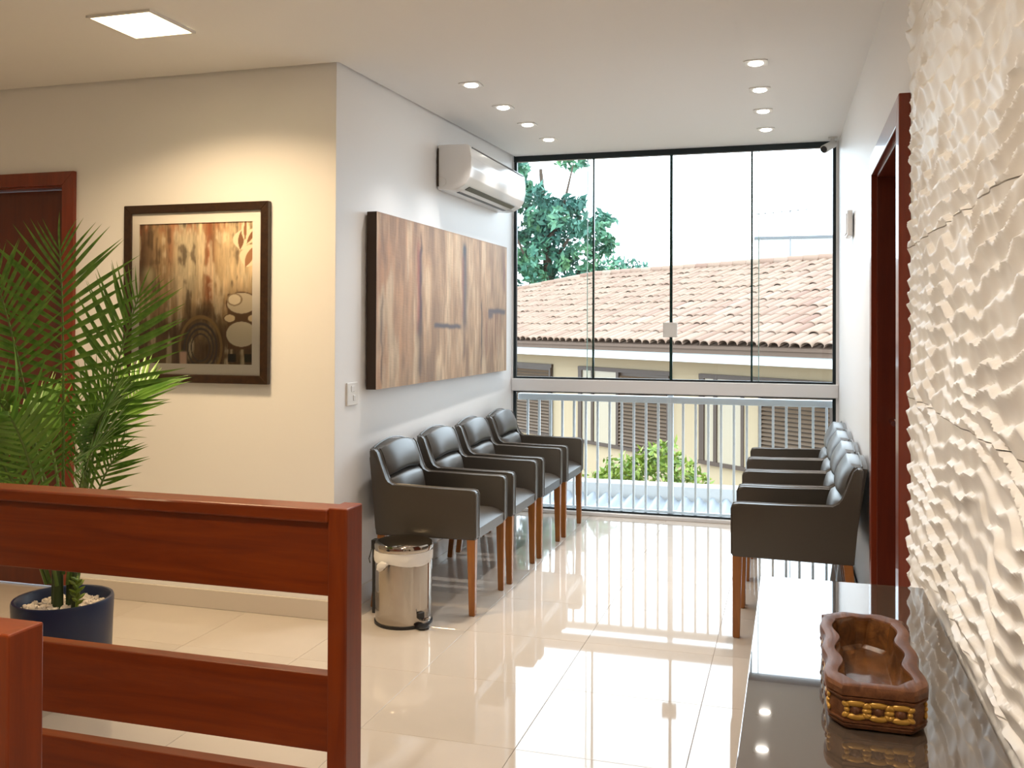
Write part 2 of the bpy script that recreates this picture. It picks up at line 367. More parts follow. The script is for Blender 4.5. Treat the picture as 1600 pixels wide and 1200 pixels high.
# ------------------------------------------------------------------ window
wi = struct(empty('window_1', (-.88, YW, 0))); B = (-.88, YW, 0)
GX0, GX1 = -2.040, .270; MX = [-1.434, -.857, -.286]; ZT0, ZT1, ZH = .912, 1.006, 2.702
def wb(name, m, *a, bev=.001, par=None): return obj(name, box(NB(), *a, bev, 1), m, par or wi, base=B)
wb('jamb_trim', M['alu'], xl(YW), GX0 - .012, YW - .03, YW + .05, .0, ZH)
wb('jamb_trim', M['alu'], GX1 + .012, xr(YW), YW - .03, YW + .05, .0, ZH)
wb('transom', M['alu'], xl(YW) + .002, xr(YW) - .002, YW - .045, YW + .05, ZT0, ZT1, bev=.004)
wb('sill', M['alu'], xl(YW), xr(YW), YW - .05, YW + .06, 0, .026, bev=.003)
fr = NB()
for z0, z1 in ((ZT1, ZH), (.026, ZT0)):
    box(fr, GX0 - .012, GX0 + .010, YW - .012, YW + .014, z0, z1); box(fr, GX1 - .010, GX1 + .012, YW - .012, YW + .014, z0, z1)
    box(fr, GX0, GX1, YW - .014, YW + .016, z0, z0 + .014 if z0 > .5 else z0 + .014)
box(fr, GX0 - .012, GX1 + .012, YW - .02, YW + .02, ZH - .045, ZH + .02); box(fr, GX0, GX1, YW - .012, YW + .014, ZT0 - .009, ZT0)
obj('frame', fr, M['darkframe'], wi, base=B)
xs = [GX0] + MX + [GX1]
for k in range(4):
    yo = .006 if k in (1, 2) else -.004
    a = xs[k] - (.0 if k in (0, 2) else (.0)); b = xs[k + 1]
    if k == 0: b += .0
    p = wb('pane', M['glass'], a + .004, b - .004, YW + yo - .003, YW + yo + .003, ZT1 + .008, ZH - .043, bev=0)
ovl = [(-1.484, -1.440), (-.280, -.236)]
for a, b in ovl: wb('pane_overlap', M['glass'], a, b, YW + .012, YW + .017, ZT1 + .01, ZH - .045, bev=0)
for x, wd in zip(MX, (.013, .020, .013)): wb('glass_edge', M['glassedge'], x - wd / 2, x + wd / 2, YW - .010, YW + .012, ZT1 + .008, ZH - .044, bev=.0005)
for x in (-1.484, -.238): wb('pane_edge', M['pane_edge'], x - .003, x + .003, YW + .012, YW + .017, ZT1 + .01, ZH - .045, bev=0)
for a, b in ((GX0 + .006, -.862), (-.852, GX1 - .006)): wb('pane', M['glass'], a, b, YW - .003, YW + .003, .036, ZT0 - .008, bev=0)
wb('lock_box', M['white_mt'], -.911, -.809, YW - .045, YW - .012, 1.327, 1.434, bev=.004)

# guard rail outside the glass
YR = 7.075
rl = tag(empty('window_guard_rail', (-.88, YR, .026)), 'white steel guard rail with upright bars outside the lower glass', 'railing'); B = (-.88, YR, .026)
obj('handrail', box(NB(), GX0 + .004, GX1 - .004, YR - .025, YR + .025, .838, .887, .004), M['rail_white'], rl, base=B)
obj('bottom_bar', box(NB(), GX0 + .004, GX1 - .004, YR - .014, YR + .014, .026, .046, .003), M['rail_white'], rl, base=B)
obj('post', box(NB(), -.889, -.849, YR - .02, YR + .02, .0, .925, .003), M['rail_white'], rl, base=B)
x = -1.964
while x < GX1 - .02:
    if abs(x + .869) > .045:
        obj('baluster', box(NB(), x - .0085, x + .0085, YR - .0085, YR + .0085, .04, .842, .001, 1), M['rail_white'], rl, base=B)
    x += .0912
# outer slab the rail stands on
struct(obj('trim_2', box(NB(), -2.4, .6, YW + .062, YW + .16, -.3, .022), M['parapet']))

# ------------------------------------------------------------------ ceiling lights
spots = []
def downlight(x, y, label):
    z = zc(y); t = tag(empty('downlight', (x, y, z)), label, 'ceiling light', 'recessed downlights in the corridor ceiling')
    bm = NB(); s = .056; ri = .036
    n = 24
    outer = []; 
    for k in range(n):
        a = 2 * PI * k / n + PI / n; c, sn = math.cos(a), math.sin(a); m_ = max(abs(c), abs(sn)); outer.append((c / m_ * s, sn / m_ * s))
    vo = [bm.verts.new((p[0], p[1], -.006)) for p in outer]; vt = [bm.verts.new((p[0], p[1], .0)) for p in outer]
    vi = [bm.verts.new((ri * math.cos(2 * PI * k / n + PI / n), ri * math.sin(2 * PI * k / n + PI / n), -.006)) for k in range(n)]
    vu = [bm.verts.new((ri * math.cos(2 * PI * k / n + PI / n), ri * math.sin(2 * PI * k / n + PI / n), -.001)) for k in range(n)]
    for k in range(n):
        j = (k + 1) % n
        bm.faces.new((vo[k], vo[j], vi[j], vi[k])); bm.faces.new((vo[k], vt[k], vt[j], vo[j])); bm.faces.new((vi[k], vi[j], vu[j], vu[k]))
    obj('trim', bm, M['trimring'], t)
    lm = NB(); lathe(lm, [(.0355, -.0012), (.034, -.009), (.026, -.0125), (.012, -.0145)], 20); obj('bulb', lm, M['lamp'], t, 60)
    ld = bpy.data.lights.new('downlight_beam', 'SPOT'); ld.energy = DOWN_POWER; ld.color = WARM2; ld.spot_size = math.radians(95); ld.spot_blend = .9; ld.shadow_soft_size = .03
    lo = bpy.data.objects.new('downlight_beam', ld); COL.objects.link(lo); lo.parent = t; lo.location = (0, 0, -.03)
ordn = ['nearest the camera', 'second from the camera', 'third from the camera', 'farthest, next to the window']
for k, y in enumerate((4.689, 5.258, 5.783, 6.325)): downlight(-1.615, y, 'square-trimmed ceiling downlight in the left row, ' + ordn[k])
for k, y in enumerate((4.664, 5.231, 5.792, 6.381)): downlight(-.174, y, 'square-trimmed ceiling downlight in the right row, ' + ordn[k])
def panel_light(x, y, label, power, glow, group=None, col=WARM):
    z = zc(y); t = tag(empty('ceiling_panel_light', (x, y, z)), label, 'ceiling light', group)
    s = .145; w_ = .012; bm = NB()
    for sx in (-1, 1):
        box(bm, sx * s - w_ / 2 - (0 if sx < 0 else 0), sx * s + w_ / 2, -s - w_ / 2, s + w_ / 2, -.012, 0, .001, 1)
        box(bm, -s + w_ / 2, s - w_ / 2, sx * s - w_ / 2, sx * s + w_ / 2, -.012, 0, .001, 1)
    obj('frame', bm, M['trimring'], t)
    obj('diffuser', box(NB(), -s + w_ / 2, s - w_ / 2, -s + w_ / 2, s - w_ / 2, -.006, -.001), glow, t)
    ld = bpy.data.lights.new('panel_beam', 'AREA'); ld.shape = 'SQUARE'; ld.size = .25; ld.energy = power; ld.color = col; ld.spread = math.radians(140)
    lo = bpy.data.objects.new('panel_beam', ld); COL.objects.link(lo); lo.parent = t; lo.location = (0, 0, -.014)
    return t
panel_light(-2.573, 3.311, 'square warm-glowing recessed panel light in the ceiling above the framed picture', PANEL_POWER, M['panel_lamp'])
for k, (x, y, p) in enumerate(((-4.9, 2.2, FILL_POWER), (-.7, .5, FILL_POWER * 1.5), (-3.6, -.6, FILL_POWER), (-.75, 2.1, FILL_POWER * 0.9))):  # unseen fill panels, added to brighten the near room and relief wall
    panel_light(x, y, ['square panel light in the ceiling beyond the left frame edge, near the potted palm', 'square panel light in the ceiling above the stair guard rail and console', 'square panel light in the ceiling behind the viewpoint to the left', 'square panel light in the ceiling just above the upper frame edge, over the stair rail'][k], p, M['panel_lamp'], None, (1, .88, .76) if k in (1, 3) else WARM)

# ------------------------------------------------------------------ chairs
def chair_build():
    root = empty('armchair')
    hw, t = .262, .056
    prof = [(.028, .362), (.548, .368), (.553, .385), (.553, .585), (.545, .602), (.52, .606), (.115, .606), (.085, .622), (.07, .66), (.030, .770), (.014, .785), (-.010, .782), (-.006, .74), (.010, .58), (.026, .40)]
    for s in (-1, 1):
        a, b = (hw - t, hw) if s > 0 else (-hw, -hw + t)
        arm = obj('arm_panel', prism(NB(), prof, XZ, a, b, .010, 3), M['leather'], root, 40)
        bm = NB()
        for yy in (a + .004, b - .004):
            tube(bm, [(.5515, yy, .38), (.5525, yy, .585), (.545, yy, .6015), (.52, yy, .6055), (.115, yy, .6055), (.086, yy, .6215), (.0705, yy, .66), (.0305, yy, .77), (.014, yy, .7855)], .0036, 6)
        obj('piping', bm, M['piping'], arm, 50)
    # seat
    bm = NB(); iw = hw - t
    n1, n2 = 14, 10
    P = {}
    for i in range(n1 + 1):
        for j in range(n2 + 1):
            u = i / n1; v = j / n2; x = .09 + u * .462; y = -iw + v * 2 * iw
            crown = .018 * (1 - (2 * v - 1) ** 4) * (1 - (2 * u - 1) ** 4) ; round_ = -.028 * max(0, (u - .84) / .16) ** 2
            P[i, j] = bm.verts.new((x, y, .445 + crown + round_))
    for i in range(n1):
        for j in range(n2): bm.faces.new((P[i, j], P[i + 1, j], P[i + 1, j + 1], P[i, j + 1]))
    lo = {}
    for i in range(n1 + 1):
        for j in range(n2 + 1):
            if i in (0, n1) or j in (0, n2):
                lo[i, j] = bm.verts.new((P[i, j].co.x - (.004 if i == n1 else 0), P[i, j].co.y, .366))
    rim = [(i, 0) for i in range(n1)] + [(n1, j) for j in range(n2)] + [(i, n2) for i in range(n1, 0, -1)] + [(0, j) for j in range(n2, 0, -1)]
    for k in range(len(rim)):
        a, b = rim[k], rim[(k + 1) % len(rim)]; bm.faces.new((P[a], lo[a], lo[b], P[b]))
    bm.faces.new([lo[a] for a in rim])
    obj('seat', bm, M['leather'], root, 50)
    # backrest: padded lumbar roll, crease, upper pad with an arched top
    def back_x(z): return .028 - .055 * max(0, (z - .40)) / .40
    def front_x(z, v):
        e = 1 - abs(2 * v - 1) ** 5 * .75
        if z < .655:
            q = (z - .40) / .255; f = .094 + .044 * math.sin(PI * min(1, max(0, q))) ** .5
        else:
            q = (z - .655) / .155; f = .080 + .036 * math.sin(PI * min(1, q * .78 + .14)) ** .7 - .050 * q
        cre = .032 * math.exp(-((z - .657) / .0085) ** 2) * (1 - abs(2 * v - 1) ** 6)
        return max(back_x(z) + .02, f * (.55 + .45 * e) + (0 if e > .9 else 0) - cre - .0)
    bm = NB(); nv, nz = 22, 46; F = {}; Bk = {}
    for j in range(nv + 1):
        v = j / nv; y = (-1 + 2 * v) * (iw + .004); ztop = .785 + .030 * (1 - (2 * v - 1) ** 2)
        for k in range(nz + 1):
            zz = .37 + (k / nz) * (ztop - .37)
            zn = .37 + (k / nz) * (.81 - .37)
            F[j, k] = bm.verts.new((front_x(zn, v), y, zz)); Bk[j, k] = bm.verts.new((back_x(zn), y, zz - (.006 if k == nz else 0)))
    for j in range(nv):
        for k in range(nz):
            bm.faces.new((F[j, k], F[j + 1, k], F[j + 1, k + 1], F[j, k + 1])); bm.faces.new((Bk[j, k + 1], Bk[j + 1, k + 1], Bk[j + 1, k], Bk[j, k]))
        bm.faces.new((F[j, nz], F[j + 1, nz], Bk[j + 1, nz], Bk[j, nz])); bm.faces.new((Bk[j, 0], Bk[j + 1, 0], F[j + 1, 0], F[j, 0]))
    for k in range(nz):
        bm.faces.new((Bk[0, k], F[0, k], F[0, k + 1], Bk[0, k + 1])); bm.faces.new((F[nv, k], Bk[nv, k], Bk[nv, k + 1], F[nv, k + 1]))
    bk = obj('backrest', bm, M['leather'], root, 55)
    bm = NB(); tube(bm, [(back_x(.81) + .022, (-1 + 2 * j / 16) * (iw + .004), .788 + .030 * (1 - (2 * j / 16 - 1) ** 2)) for j in range(17)], .0036, 6)
    obj('piping', bm, M['piping'], bk, 50)
    for sy in (-1, 1):
        for front in (1, 0):
            bm = NB(); yc = sy * (hw - .026)
            if front: top, bot, wt_, wb_ = (.526, yc), (.530, yc), .021, .015
            else: top, bot, wt_, wb_ = (.056, yc), (.012, yc), .020, .015
            vs = []
            for (cx, cy), w_, z in ((bot, wb_, 0), (top, wt_, .372)):
                vs.append([bm.verts.new((cx + dx * w_, cy + dy * w_, z)) for dx, dy in ((-1, -1), (1, -1), (1, 1), (-1, 1))])
            a, b = vs; fs = [a[::-1], b] + [(a[i], a[(i + 1) % 4], b[(i + 1) % 4], b[i]) for i in range(4)]
            for f in fs: bm.faces.new(f)
            bmesh.ops.bevel(bm, geom=bm.edges[:], offset=.003, segments=2, affect='EDGES')
            obj('leg', bm, M['leg'], root, 30)
    return root
ch = chair_build()
ordl = ['nearest, beside the steel bin', 'second from the bin', 'third from the bin, below the art panel', 'farthest, next to the window']
ordr = ['nearest, in front of the red door', 'second from the front', 'third from the front', 'farthest, next to the window']
for k in range(4):
    c = ch if k == 0 else copy_tree(ch)
    y = 4.345 + .262 + .602 * k; c.location = (xl(y) + .073, y, 0)
    tag(c, 'dark grey leather armchair in the left row, ' + ordl[k], 'chair', 'dark armchairs lining the left wall')
for k in range(4):
    c = copy_tree(ch); y = 4.40 + .262 + .526 * k; c.location = (.284, y, 0); c.rotation_euler = (0, 0, PI)
    tag(c, 'dark grey leather armchair in the right row, ' + ordr[k], 'chair', 'dark armchairs lining the right wall')

# ------------------------------------------------------------------ pedal bin
bc = (-1.772, 4.192, 0); bn = tag(empty('pedal_bin', bc), 'stainless steel pedal bin with white liner, beside the nearest left armchair', 'bin')
obj('base_ring', lathe(NB(), [(.134, 0), (.138, .004), (.138, .014), (.133, .016)], 40), M['black'], bn, 40)
obj('body', lathe(NB(), [(.133, .014), (.134, .03), (.134, .31), (.133, .345)], 48), M['steel'], bn, 40)
bm = NB(); n = 48; rings = []
for i, (r0, z) in enumerate([(.136, .348), (.1375, .335), (.139, .318), (.1385, .300), (.136, .292), (.135, .30)]):
    rings.append([bm.verts.new(((r0 + .0022 * math.sin(7 * a + i) + .0015 * math.sin(13 * a - i)) * math.cos(a), (r0 + .0022 * math.sin(7 * a + i)) * math.sin(a), z + (.006 * math.sin(3 * a + .6) if 1 < i else 0))) for a in [2 * PI * k / n for k in range(n)]])
for a, b in zip(rings, rings[1:]):
    for k in range(n): bm.faces.new((a[k], a[(k + 1) % n], b[(k + 1) % n], b[k]))
# loose gathered flap
for dz in (0,):
    c0 = Vector((-.050, -.133, .296)); tdir = Vector((.936, -.352, 0)); ndir = Vector((-.352, -.936, 0))
    g = bmesh.ops.create_icosphere(bm, subdivisions=3, radius=1)
    for v in g['verts']:
        d = v.co.copy(); k = 1 + .35 * noise.noise(d * 2.2)
        v.co = c0 + (tdir * (d.x * .034) + ndir * (d.y * .009) + Vector((0, 0, d.z * (.019 - .010 * d.x) - .006 + .012 * d.x))) * k
obj('liner', bm, M['bag'], bn, 60)
lid = obj('lid', lathe(NB(), [(.137, .349), (.1385, .352), (.1385, .372), (.134, .380), (.12, .385), (.07, .391), (.02, .393)], 48), M['steel'], bn, 30)
bm = NB(); box(bm, -.160, -.128, -.022, .022, .335, .380, .004); box(bm, -.156, -.136, -.016, .016, .03, .36, .002); obj('hinge', bm, M['black'], bn)
bm = NB(); tube(bm, [(-.150, -.035, .34), (-.152, -.06, .30), (-.140, -.075, .285)], .003, 6); obj('carry_handle', bm, M['black'], bn)
bm = NB(); a = -.55; ca, sa = math.cos(a), math.sin(a)
prism(bm, [(.118, -.028), (.165, -.030), (.182, -.012), (.182, .012), (.165, .030), (.118, .028)], lambda p, q, t: Vector((p * ca - q * sa, p * sa + q * ca, t)), .002, .013, .002, 1)
prism(bm, [(.128, -.016), (.146, -.016), (.146, .016), (.128, .016)], lambda p, q, t: Vector((p * ca - q * sa, p * sa + q * ca, t)), .045, .075, .002, 1)
obj('pedal_bracket', bm, M['black'], bn)
bm = NB(); tube(bm, [(.13 * ca, .13 * sa, .04), (.160 * ca, .160 * sa, .045), (.205 * ca, .205 * sa, .065)], .006, 8); obj('pedal', bm, M['chrome'], bn, 40)

# ------------------------------------------------------------------ air conditioner, wall art, switches, camera
ay0, ay1, ax, az = 5.395, 6.60, xl(6.0) + .002, 2.228
ac = tag(empty('air_conditioner', (ax, 6.0, az)), 'white split air conditioner high on the corridor wall by the window', 'air conditioner'); B = (ax, 6.0, az)
pr = [(0, 0), (.085, -.006), (.135, .004), (.178, .028), (.205, .070), (.216, .13), (.214, .19), (.208, .245), (.200, .262), (.185, .270), (0, .272)]
body = obj('body', prism(NB(), pr, lambda p, q, t: Vector((ax + p, t, az + q)), ay0, ay1, .006, 3), M['white_pl'], ac, 32, base=B)
obj('mount_plate', box(NB(), ax - .001, ax + .006, ay0 - .006, ay1 - .02, az + .02, az + .25), M['canvas_edge'], ac, base=B)
bm = NB()
def acline(p0, p1, y0, y1):  # a thin dark slot laid on the casing between two profile points
    (a, b), (c, d) = p0, p1; nx, nz = (d - b), -(c - a); l = math.hypot(nx, nz); nx, nz = nx / l * .0035, nz / l * .0035
    prism(bm, [(a, b), (c, d), (c + nx, d + nz), (a + nx, b + nz)], lambda p, q, t: Vector((ax + p, t, az + q)), y0, y1)
acline((.143, .0073), (.172, .0237), ay0 + .09, ay1 - .13); acline((.087, -.0054), (.109, -.0011), ay0 + .10, ay1 - .14); acline((.2075, .247), (.2055, .2535), ay0 + .03, ay1 - .03)
obj('air_slots', bm, M['black'], ac, base=B)
obj('louver_flap', prism(NB(), [(.110, -.003), (.147, .008), (.1455, .013), (.110, .004)], lambda p, q, t: Vector((ax + p, t, az + q)), ay0 + .095, ay1 - .135), M['white_pl'], ac, base=B)
bm = NB(); tube(bm, [(ax + .012 + .042 * math.cos(t_), ay0 - .001, az + .045 + .034 * math.sin(t_)) for t_ in [PI * .55 - PI * 1.05 * k / 10 for k in range(11)]], .0018, 5); obj('knockout_seam', bm, M['white_mt'], ac, base=B)

def canvas_grid(name, nu, nv, fn, color, m, parent):
    u, v = np.meshgrid(np.linspace(0, 1, nu), np.linspace(0, 1, nv), indexing='ij')
    o = grid_np(name, fn(u, v), m, parent, smooth=False)
    at = o.data.color_attributes.new('print', 'FLOAT_COLOR', 'POINT'); c = color(u, v); c = np.concatenate([c, np.ones(c.shape[:2] + (1,))], -1)
    at.data.foreach_set('color', c.astype(np.float32).ravel()); return o
def fbm(x, y, o=4):
    s = 0; a = .5
    for k in range(o): s = s + a * vnoise(x * 2 ** k + 17 * k, y * 2 ** k + 31 * k); a *= .5
    return s
def mix(a, b, t): return a * (1 - t[..., None]) + np.array(b) * t[..., None]
def sstep(a, b, x): t = np.clip((x - a) / (b - a), 0, 1); return t * t * (3 - 2 * t)
srgb = lambda *c: np.array([((x / 255 + .055) / 1.055) ** 2.4 for x in c])
# large unframed panel on the corridor wall
pa = tag(empty('art_panel', (-2.09, 5.56, 1.53)), 'large unframed tan panel with dark vertical and horizontal marks on the corridor wall', 'wall art')
PY0, PY1, PZ0, PZ1 = 4.425, 6.705, 1.077, 1.982
def paint_col(u, v):   # u from near to far, v from bottom to top
    streak = fbm(u * 26, v * 2.2); fine = fbm(u * 90, v * 7, 3); cloud = fbm(u * 5 + 8, v * 4 + 3)
    c = np.broadcast_to(srgb(188, 160, 132), u.shape + (3,)).copy()
    c = mix(c, srgb(196, 150, 112), sstep(.42, .0, u) * (.55 + cloud))
    c = mix(c, srgb(214, 192, 166), sstep(.0, .45, streak)); c = mix(c, srgb(140, 110, 84), sstep(.05, .5, -streak) * .75)
    c = c * (1 + .35 * fine)[..., None]
    def vmark(u0, v0, v1, w, col, s=1., taper=True):
        nonlocal c
        w = w * 1.7; wob = u0 + .004 * vnoise(v * 14 + u0 * 99, v * 0); m = np.exp(-((u - wob) / w) ** 2) * sstep(v0 - .03, v0 + .05, v) * sstep(v1 + .03, v1 - .05, v) * s
        c = mix(c, col, np.clip(m * (1.0 + .35 * vnoise(u * 25, v * 9)), 0, 1))
    vmark(.262, .02, .95, .0022, srgb(84, 62, 46), .8); vmark(.262, .30, .86, .006, srgb(52, 46, 62), 1.1); vmark(.250, .30, .90, .008, srgb(168, 84, 66), .55)
    vmark(.258, .05, .4, .010, srgb(96, 76, 62), .6)
    vmark(.590, .35, .95, .010, srgb(62, 64, 78), 1.2); vmark(.576, .40, .86, .006, srgb(160, 88, 76), .6); vmark(.590, .12, .45, .008, srgb(116, 88, 70), .7); vmark(.600, .30, .85, .02, srgb(128, 108, 100), .4)
    vmark(.745, .02, .55, .0025, srgb(52, 40, 34), 1.); vmark(.745, .2, .40, .005, srgb(60, 54, 56), .8); vmark(.03, .02, .55, .003, srgb(90, 66, 48), .7)
    for k, uu in enumerate((.765, .785, .80, .83, .855, .88, .905, .93)): vmark(uu, .12, .52 - .02 * (k % 3), .004, srgb(140, 92, 70), .55)
    vmark(.97, .62, .95, .006, srgb(136, 92, 84), .7); vmark(.845, .55, .9, .005, srgb(150, 116, 96), .6); vmark(.43, .1, .98, .002, srgb(120, 96, 76), .5)
    def hmark(v0, u0, u1, w, col, slope=0.):
        nonlocal c
        m = np.exp(-(np.abs(v - v0 - slope * (u - u0) - .006 * vnoise(u * 40, v * 3)) / w) ** 3) * sstep(u0 - .008, u0 + .01, u) * sstep(u1 + .012, u1 - .02, u); c = mix(c, col, np.clip(m, 0, 1))
    hmark(.360, .355, .565, .017, srgb(84, 78, 92), -.02); hmark(.475, .808, .99, .022, srgb(92, 84, 98), .0); hmark(.445, .808, .86, .03, srgb(104, 90, 98), .0)
    c = mix(c, srgb(150, 118, 88), sstep(.985, 1., v) * .6)
    return np.clip(c * np.array([.74, .66, .56]), .01, 1)
canvas_grid('painted_face', 260, 150, lambda u, v: np.stack([np.full_like(u, xl(5.56) + .0505 + 2.09), PY0 + u * (PY1 - PY0) - 5.56, PZ0 + v * (PZ1 - PZ0) - 1.53], -1), paint_col, M['painting'], pa)
obj('stretcher', box(NB(), xl(5.56) - .004, xl(5.56) + .050, PY0, PY1, PZ0, PZ1, .002, 1), M['canvas_edge'], pa, base=(-2.09, 5.56, 1.53))
# framed picture
FX0, FX1, FZ0, FZ1 = -3.270, -2.441, 1.114, 2.005; FY = YF - .002; fw = .042; B = (-2.855, FY, 1.56)
fp = tag(empty('framed_picture', B), 'framed abstract brown print behind glass, hung on the cream wall beside the palm', 'picture')
for nm, poly in (('frame_rail', [(FX0, FZ1), (FX1, FZ1), (FX1 - fw, FZ1 - fw), (FX0 + fw, FZ1 - fw)]), ('frame_rail', [(FX0, FZ0), (FX1, FZ0), (FX1 - fw, FZ0 + fw), (FX0 + fw, FZ0 + fw)]),
                 ('frame_stile', [(FX0, FZ0), (FX0 + fw, FZ0 + fw), (FX0 + fw, FZ1 - fw), (FX0, FZ1)]), ('frame_stile', [(FX1, FZ0), (FX1 - fw, FZ0 + fw), (FX1 - fw, FZ1 - fw), (FX1, FZ1)])):
    obj(nm, prism(NB(), poly, XZ, FY - .030, FY, .003, 2), M['frame'], fp, base=B)
IX0, IX1, IZ0, IZ1 = FX0 + .083, FX1 - .093, FZ0 + .094, FZ1 - .095
bm = NB()
for a in ((FX0 + fw - .004, IX0, FZ0 + fw - .004, FZ1 - fw + .004), (IX1, FX1 - fw + .004, FZ0 + fw - .004, FZ1 - fw + .004), (IX0, IX1, FZ0 + fw - .004, IZ0), (IX0, IX1, IZ1, FZ1 - fw + .004)):
    box(bm, a[0], a[1], FY - .0165, FY - .012, a[2], a[3])
obj('mount', bm, M['mount'], fp, base=B)
obj('glazing', box(NB(), FX0 + fw - .004, FX1 - fw + .004, FY - .0225, FY - .0205, FZ0 + fw - .004, FZ1 - fw + .004), M['picglass'], fp, base=B)
def art_col(u, v):
    st = .7 * fbm(u * 22, v * 2.6) + .5 * fbm(u * 11 + 3, v * 9); st2 = fbm(u * 60 + 5, v * 9); cl = fbm(u * 5, v * 5 + 4)
    c = np.broadcast_to(srgb(150, 118, 76), u.shape + (3,)).copy()
    c = mix(c, srgb(176, 160, 128), sstep(.22, .40, u) * sstep(.62, .45, u) * sstep(.35, .6, v)); c = mix(c, srgb(200, 172, 128), sstep(.62, .8, u) * sstep(.45, .6, v))
    c = mix(c, srgb(140, 70, 22), np.exp(-((u - .62) / .04) ** 2) * sstep(.3, .5, v) * .95); c = mix(c, srgb(150, 84, 40), np.exp(-((u - .28) / .03) ** 2) * sstep(.6, .8, v) * .7)
    c = mix(c, srgb(84, 52, 26), sstep(.18, .02, u) * sstep(.4, .7, v)); c = mix(c, srgb(158, 80, 28), sstep(.88, 1, v) * sstep(.0, .3, st + .2) * .8)
    c = mix(c, srgb(210, 186, 140), np.exp(-((u - .545) / .018) ** 2) * sstep(.72, .8, v))
    c = mix(c, srgb(70, 46, 20), sstep(.45, .2, v + .25 * cl) * .85)
    c = mix(c, srgb(215, 196, 160), sstep(.12, .4, st) * .55); c = mix(c, srgb(60, 38, 18), sstep(.12, .4, -st) * .75); c = c * (1 + .5 * st2)[..., None]
    def ring(cx, cy, rx, ry, t, col, rot=0., fill=None):
        nonlocal c
        x, y = u - cx, (v - cy) * 1.26; x, y = x * math.cos(rot) + y * math.sin(rot), -x * math.sin(rot) + y * math.cos(rot)
        d = np.sqrt((x / rx) ** 2 + (y / ry) ** 2)
        if fill is not None: c = mix(c, fill, sstep(1.02, .98, d))
        c = mix(c, col, sstep(t * 1.2, t * .8, np.abs(d - 1)))
    wht = srgb(226, 204, 170); brn = srgb(92, 58, 28)
    def lens(x0, y0, x1, y1, wd, fill):
        nonlocal c
        ax_, ay_ = x1 - x0, (y1 - y0) * 1.26; ln = math.hypot(ax_, ay_); px_, py_ = u - (x0 + x1) / 2, (v - (y0 + y1) / 2) * 1.26
        xx = (px_ * ax_ + py_ * ay_) / ln / (ln / 2); yy = (-px_ * ay_ + py_ * ax_) / ln / wd; d = np.abs(yy) / np.maximum(1 - xx ** 2, .04) + np.maximum(np.abs(xx) - 1, 0) * 9
        c = mix(c, fill, sstep(1.0, .9, d)); c = mix(c, wht, sstep(.50, .40, np.abs(d - .95)) * sstep(1.06, 1.0, np.abs(xx)))
    lens(.885, .80, .90, .94, .050, srgb(120, 72, 36)); lens(.94, .84, 1.02, .95, .036, srgb(132, 78, 38)); lens(.925, .86, .93, 1.02, .024, srgb(140, 84, 44)); lens(.93, .68, 1.0, .82, .062, srgb(150, 96, 54)); lens(.885, .80, 1.02, .835, .010, wht)
    patch = sstep(.775, .785, u) * sstep(.50, .49, v) * sstep(.105, .115, v); c = mix(c, srgb(86, 56, 28), patch)
    ring(.90, .43, .13, .095, .05, brn, 0, srgb(196, 182, 156)); ring(.84, .455, .06, .05, .12, srgb(140, 116, 84), 0, srgb(222, 206, 178)); ring(.90, .215, .135, .115, .05, brn, 0, srgb(200, 190, 168))
    for sx in (.80, 1.0): ring(sx, .325, .05, .035, .1, brn, 0, srgb(214, 192, 150))
    for cx in (.80, .94): c = mix(c, srgb(24, 20, 16), sstep(.035, .032, np.abs(u - cx - .02)) * sstep(.03, .027, np.abs(v - .05)))
    for r_ in (.08, .11, .14, .18): ring(.55, .12, r_, r_ * 1.5, .06, srgb(58, 52, 48) if r_ < .15 else srgb(130, 96, 46))
    c = mix(c, srgb(176, 164, 120), np.exp(-((u - .09) / .05) ** 2) * sstep(.5, .62, v) * sstep(.72, .64, v) * .8)
    c = mix(c, srgb(198, 160, 140), sstep(.02, .0, np.abs(u - .40) - .02) * sstep(.10, .08, v))
    g_ = c.mean(-1, keepdims=True); c = c * .80 + g_ * np.array([1.0, .93, .8]) * .20
    return np.clip(np.clip(c, .003, 1) ** .9 * 1.18, .005, .85)
canvas_grid('print', 170, 210, lambda u, v: np.stack([IX0 - .004 + u * (IX1 - IX0 + .008) - B[0], np.full_like(u, -.0105), IZ0 - .004 + v * (IZ1 - IZ0 + .008) - B[2]], -1), art_col, M['print'], fp)
obj('backing_board', box(NB(), FX0 + fw - .004, FX1 - fw + .004, FY - .0095, FY - .004, FZ0 + fw - .004, FZ1 - fw + .004), M['mount'], fp, base=B)
# switches
sw = tag(empty('light_switch', (xl(4.28), 4.28, 1.065)), 'white square light switch plate on the corridor wall below the art panel', 'switch'); B = (xl(4.28), 4.28, 1.065)
pl = obj('plate', box(NB(), B[0] - .001, B[0] + .009, 4.222, 4.338, 1.008, 1.121, .003), M['white_mt'], sw, base=B)
obj('rocker', box(NB(), B[0] + .008, B[0] + .0125, 4.285, 4.305, 1.03, 1.058, .002), M['white_pl'], sw, base=B)
obj('rocker', box(NB(), B[0] + .008, B[0] + .0115, 4.262, 4.300, 1.075, 1.105, .002), M['white_pl'], sw, base=B)
sx = xr(5.6); B = (sx, 5.6, 1.97); se = tag(empty('wall_control_box', B), 'small white control box high on the right wall before the window', 'control box')
obj('housing', box(NB(), sx - .028, sx + .001, 5.50, 5.70, 1.905, 2.045, .006), M['white_pl'], se, base=B); obj('cover', box(NB(), sx - .034, sx - .027, 5.515, 5.685, 1.92, 2.03, .003), M['white_pl'], se, base=B)
B = (.255, 6.82, zc(6.82)); sc_ = tag(empty('security_camera', B), 'grey bullet security camera in the upper right corner of the window', 'camera')
